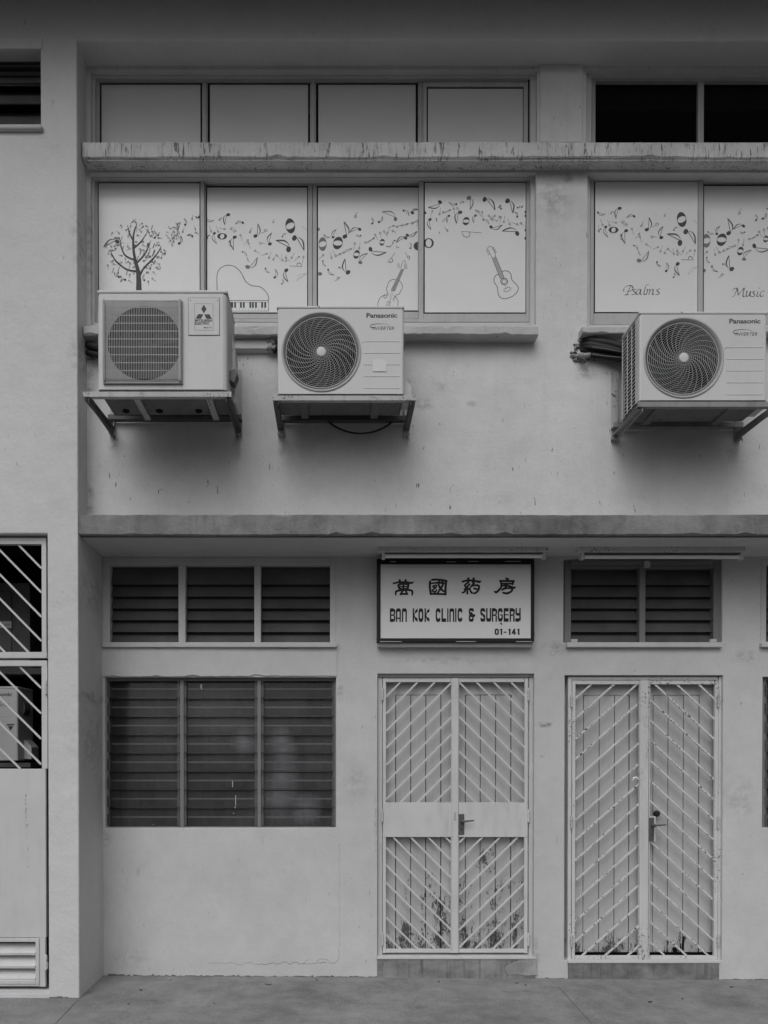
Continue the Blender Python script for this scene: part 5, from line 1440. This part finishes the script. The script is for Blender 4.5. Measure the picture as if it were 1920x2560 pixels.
# pipe stub beside the pillar, left of the square grilled unit
q = P(226, 880, ZU)
B2 = thing('pipe_bundle', 'short black lagged pipe with crumbling mortar beside the pillar, left of the square grilled unit', 'pipes', tuple(q))
for dz, r_ in ((-6, .024), (12, .020)): MB().tube([P(212, 868 + dz, ZU + .02), P(228, 872 + dz, ZU - .05), P(262, 880 + dz, ZU - .09)], r_, 10).build('pipe', M['rubber'], B2, smooth=True)
m = MB(); rr = random.Random(12)
for i in range(40):
    q2 = P(218 + rr.uniform(-4, 18), 868 + rr.uniform(-18, 32), ZU - .004); s_ = rr.uniform(.006, .018)
    m.tube([q2 + Vector((-s_, .012, 0)), q2 + Vector((0, -.02, rr.uniform(-.01, .01))), q2 + Vector((s_, .006, 0))], [s_*.4, s_*.8, s_*.4], 7)
m.build('mortar', M['foam'], B2, smooth='all')

# ------------------------------------------------------------------ inside the plant room
yb_ = Z0 + .85
a, b, c, d = RC(-150, 1457, 75, 1660, yb_)
BX = thing('metal_cabinet', 'grey metal cabinet with a small paper label inside the caged plant room', 'cabinet', (a, yb_, c))
m = MB(); m.box(a, b, yb_, yb_ + .3, c, d); m.box(a - .01, b + .012, yb_ - .01, yb_ + .3, c - .03, c - .0005); m.build('body', M['ac_under'], BX, bevel=.006)
x0, x1, z0, z1 = RC(-60, 1480, 30, 1655, yb_); MB().box(x0, x1, yb_ - .012, yb_ - .0005, z0, z1).build('door', M['ac_under'], BX, bevel=.004)
x0, x1, z0, z1 = RC(-8, 1553, 29, 1570, yb_ - .013); MB().box(x0, x1, yb_ - .014, yb_ - .0125, z0, z1).build('label', M['film'], BX)
k = Ink((0, 1440), 10.057, (0, 0), yb_ - .0142, None)
for e in ([(95,1210),(115,1245),(140,1240)], [(150,1200),(175,1245)], [(175,1200),(160,1245)], [(205,1205),(210,1250)], [(240,1250),(238,1205),(262,1215)]): k.rib(e, 9, 0, 0)
k.build('writing', BX)
# shelf carrying the caged unit and cabinet
m = MB(); xs0, xs1 = cg[0] - .2, pc.x + .1; zz = Zz(1716, yc) - H
sh = thing('unit_shelf', 'dark steel shelf frame in the caged plant room', 'shelf', (xs1 - .4, yc, zz - .02))
MB().box(xs0, xs1, yc - .01, yc + .33, zz - .05, zz - .017).build('lower_shelf', M['strut'], sh)
MB().box(xs0, xs1 + .06, yb_ - .01, yb_ + .32, c - .08, c - .031).build('upper_shelf', M['strut'], sh)
for x in (xs0 + .03, xs1 + .03): MB().box(x, x + .04, yc + .34, yc + .38, -.1, c - .081).build('post', M['strut'], sh)

# ------------------------------------------------------------------ litter on the pavement
def on_floor(px, py):
    q = P(px, py, 1.0) - Vector((0, 0, EYE)); t = -EYE / q.z; p = Vector((0, 0, EYE)) + q * t; p.z = floor_z(p.x); 
    t = (p.z - EYE) / q.z; p = Vector((0, 0, EYE)) + q * t; return p
lit = [(425, 2449, .035, .012, 'alu', 'pale flat chip on the pavement below the wide louvre window'),
       (352, 2477, .022, .010, 'cavity', 'dark curled leaf on the pavement near the pillar'),
       (321, 2512, .010, .008, 'cavity', 'dark grit speck on the pavement, nearest the pillar'),
       (792, 2452, .010, .010, 'cavity', 'dark pebble on the pavement just left of the peeling door'),
       (1097, 2456, .014, .010, 'cavity', 'dark crumb on the pavement in front of the stained step with the patched end'),
       (1292, 2459, .026, .008, 'strut', 'thin dry leaf on the pavement in front of the mortar patch'),
       (1314, 2464, .018, .008, 'strut', 'small dry leaf fragment right of the thin leaf on the pavement'),
       (1625, 2507, .030, .010, 'cavity', 'dark dry leaf on the pavement in front of the chipped gate'),
       (1829, 2469, .034, .010, 'strut', 'dry twig like leaf on the pavement at the right edge'),
       (1706, 2499, .012, .010, 'cavity', 'dark pebble on the pavement right of the dark dry leaf'),
       (535, 2511, .008, .008, 'cavity', 'tiny dark grain on the pavement in front of the cracked wall'),
       (671, 2463, .05, .003, 'strut', 'thin dry stalk on the pavement below the wall crack')]
rr = random.Random(21)
for px, py, l, wd, mt, lb in lit:
    p = on_floor(px, py); m = MB(); an = rr.uniform(-.4, .4); n = 6; vs = []
    for i in range(n + 1):
        t = i / n; hw = wd * math.sin(math.pi * min(max(t, .06), .94)) * .5; x = (t - .5) * l; z = .004 + .006 * abs(2*t - 1)**2
        for s_, dz in ((-1, .002), (0, 0), (1, .003)):
            y = s_ * hw; vs.append(p + Vector((x*math.cos(an) - y*math.sin(an), x*math.sin(an) + y*math.cos(an), z + dz)))
    fs = [(3*i+j, 3*i+3+j, 3*i+4+j, 3*i+1+j) for i in range(n) for j in (0, 1)]
    nn = len(vs); vs2 = [v - Vector((0, 0, .0025)) for v in vs]
    fs += [tuple(nn + q for q in f[::-1]) for f in fs]
    m.add(vs + vs2, fs)
    nm = 'pebble' if ('pebble' in lb or 'grain' in lb or 'speck' in lb or 'crumb' in lb) else 'chip' if 'chip' in lb else 'dry_leaf'
    tag(m.build(nm, M[mt], None, tuple(p), smooth='all'), lb, nm.replace('_', ' '), 'bits of litter on the pavement')
